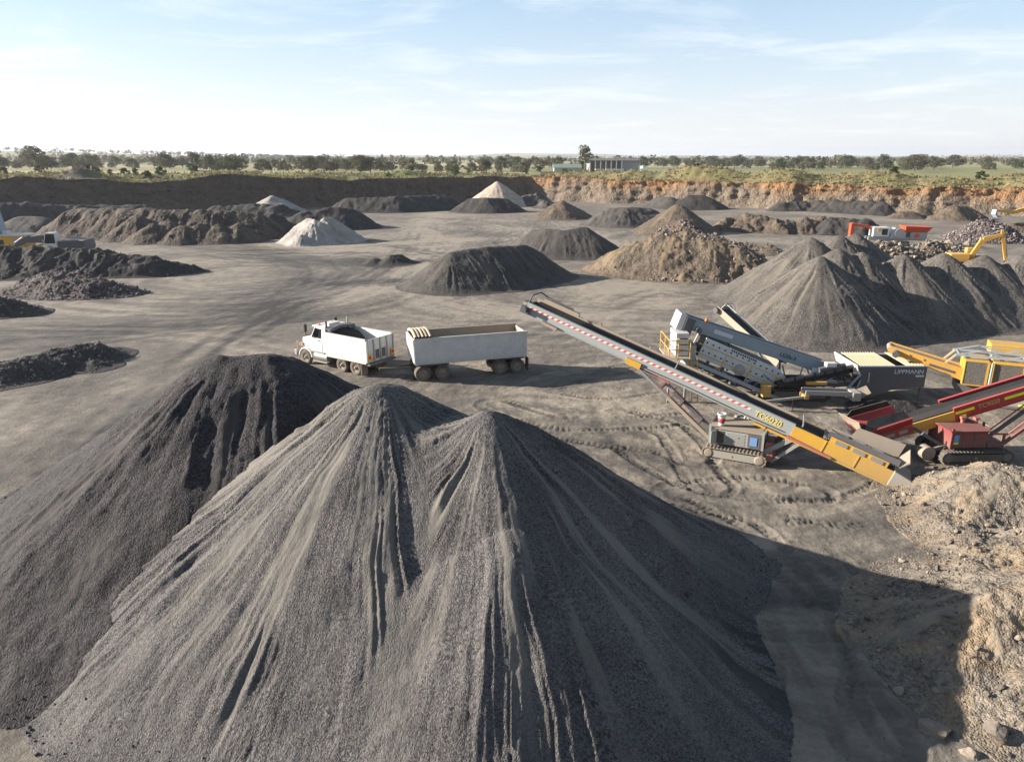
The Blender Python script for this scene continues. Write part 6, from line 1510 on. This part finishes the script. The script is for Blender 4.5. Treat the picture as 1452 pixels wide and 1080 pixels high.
# uncountable: far woodland, rim grass
def far_wood():
    rg = np.random.default_rng(5); P = []; S = []
    for y0, y1, n, cl in ((600, 1000, 420, 50), (1000, 2000, 1300, 100), (2000, 4500, 3200, 200)):
        cy = rg.uniform(y0, y1, n // 12); cx = rg.uniform(-.86, .86, n // 12) * cy
        idx = rg.integers(0, len(cx), n)
        x = cx[idx] + rg.normal(size=n) * cl; y = cy[idx] + rg.normal(size=n) * cl * .35
        P.append(np.stack([x, y], 1)); S.append(rg.uniform(6, 11, n))
    P = np.concatenate(P); S = np.concatenate(S); z = plain_base(P[:, 0], P[:, 1]); per = 26; n = len(P)
    d = rg.normal(size=(n, per, 3)); d /= np.linalg.norm(d, axis=2)[:, :, None]
    q = d * (rg.uniform(.3, 1, (n, per, 1)) ** .5) * (S[:, None, None] * np.array([.48, .48, .36])) + np.stack([P[:, 0], P[:, 1], z + S * .58], 1)[:, None, :]
    N = d * .7 + rg.normal(size=d.shape) * .5; N /= np.linalg.norm(N, axis=2)[:, :, None]
    V, F = leaf_quads(q.reshape(-1, 3), N.reshape(-1, 3), np.repeat(S, per) * rg.uniform(.10, .17, n * per), rg)
    prop(mesh_obj('far_woodland', grid_mesh('far_woodland', V, F, False), L_GUM), 'far-off belts of trees across the plain to the horizon', 'woodland', kind='stuff')
far_wood()
def rim_grass():
    rg = np.random.default_rng(6); P = PLAINV[1:17]                      # rings within about 48 m of the rim
    pts = P.reshape(-1, 3); ok = (pts[:, 1] > 90) & (np.abs(pts[:, 0]) < pts[:, 1] * .78); pts = pts[ok]
    i = rg.integers(0, len(pts), 15000); q = pts[i] + rg.normal(size=(15000, 3)) * np.array([1.3, 1.3, 0]); dens = fbm(q[:, 0] / 9, q[:, 1] / 9, 3, 90); q = q[dens > -.35]
    n = len(q); s = rg.uniform(.15, .5, n); q[:, 2] += s * .3
    N = rg.normal(size=(n, 3)) * np.array([1, 1, .5]); N /= np.linalg.norm(N, axis=1)[:, None]
    V, F = leaf_quads(q, N, s, rg)
    prop(mesh_obj('rim_grass', grid_mesh('rim_grass', V, F, False), L_DRY), 'rough dry grass and weeds along the pit rim', 'grass', kind='stuff')
rim_grass()

# ------------------------------------------------------------------ farm sheds
P_ROOFG = paint('green shed roof', (0.16, 0.24, 0.19), 0.6, 0.2)
P_SHED = paint('grey shed cladding', (0.24, 0.245, 0.26), 0.5, 0.1)
def long_shed():
    Y = 395; x0, x1 = px_x(836, Y), px_x(906, Y); z = float(plain_base(np.array(x0), np.array(Y))) ; w = x1 - x0
    t = thing('farm_shed', 'long grey open-fronted shed on the plain beside a white tank', 'shed', ((x0 + x1) / 2, Y, z))
    M = Matrix.Translation((x0, Y, z)); H = 5.6; g = w * .66
    m = MB(M); m.box(0, w, 14, 14.2, 0, H); m.box(g, w, 0, .2, 0, H); m.box(w - .2, w, .2, 14, 0, H); m.box(0, .2, 0, 14, 0, H); m.build('wall', P_SHED, t)
    m = MB(M); m.hexa([(-.5, -.8, H), (w + .5, -.8, H), (w + .5, 7, H + 1.1), (-.5, 7, H + 1.1)], [(-.5, -.8, H + .15), (w + .5, -.8, H + .15), (w + .5, 7, H + 1.25), (-.5, 7, H + 1.25)]); m.hexa([(-.5, 7, H + 1.1), (w + .5, 7, H + 1.1), (w + .5, 15, H), (-.5, 15, H)], [(-.5, 7, H + 1.25), (w + .5, 7, H + 1.25), (w + .5, 15, H + .15), (-.5, 15, H + .15)]); m.build('roof', P_DGREY, t)
    for i in range(7):
        m = MB(M); x = .3 + i * (g - .5) / 6; m.box(x - .25, x + .25, -.3, .2, 0, H); m.build('column', P_WHITE2, t)
    m = MB(M); m.box(.3, g, 5, 5.2, 0, H - .2); m.build('stacked_goods', P_TAN, t)
    for i, (x, l) in enumerate(((2.5, 4.5), (8.0, 4.0), (12.5, 5.0))):
        m = MB(M); m.box(x, x + l, -6, -3.5, .3, 1.6); m.build('low_panel', P_WHITE, t)
    x = px_x(911, Y); z = float(plain_base(np.array(x), np.array(Y)))
    t = thing('water_tank', 'white round tank at the right end of the long grey shed', 'tank', (x, Y - 3, z)); M = Matrix.Translation((x, Y - 3, z)); m = MB(M); m.cyl((0, 0, 0), (0, 0, 3.2), 1.3, n=20); m.build('body', P_WHITE2, t); m = MB(M); m.cyl((0, 0, 3.2), (0, 0, 3.7), 1.3, .2, 20); m.build('roof', P_BLUEG, t)
    Y = 340; x0, x1 = px_x(786, Y), px_x(824, Y); z = float(plain_base(np.array(x0), np.array(Y))); w = x1 - x0
    t = thing('farm_shed', 'low green roofed shed left of the tall thin gum tree', 'shed', ((x0 + x1) / 2, Y, z)); M = Matrix.Translation((x0, Y, z))
    m = MB(M); m.box(0, w, 0, 9, 0, 2.6); m.build('wall', P_GREY, t)
    m = MB(M); m.prism([(-.4, 2.6), (9.4, 2.6), (4.5, 4.2)], 'x', -.4, w + .4); m.build('roof', P_ROOFG, t)
    m = MB(M); m.box(w * .3, w * .5, -.05, -.005, 0, 2.2); m.build('door', P_DGREY, t)
long_shed()
# ------------------------------------------------------------------ air
def haze():
    m = MB(); m.box(-8500, 8500, -400, 8500, -3.0, 120.0)
    k = NT('haze'); nt = k.t; nt.nodes.remove(k.b)
    v = nt.nodes.new('ShaderNodeVolumePrincipled'); v.inputs['Color'].default_value = (0.86, 0.91, 1.0, 1); v.inputs['Density'].default_value = 0.00011; v.inputs['Anisotropy'].default_value = 0.3
    nt.links.new(v.outputs[0], k.out.inputs['Volume'])
    prop(m.build('haze', k.m), kind='stuff', label='thin morning haze over the quarry and plain')
haze()
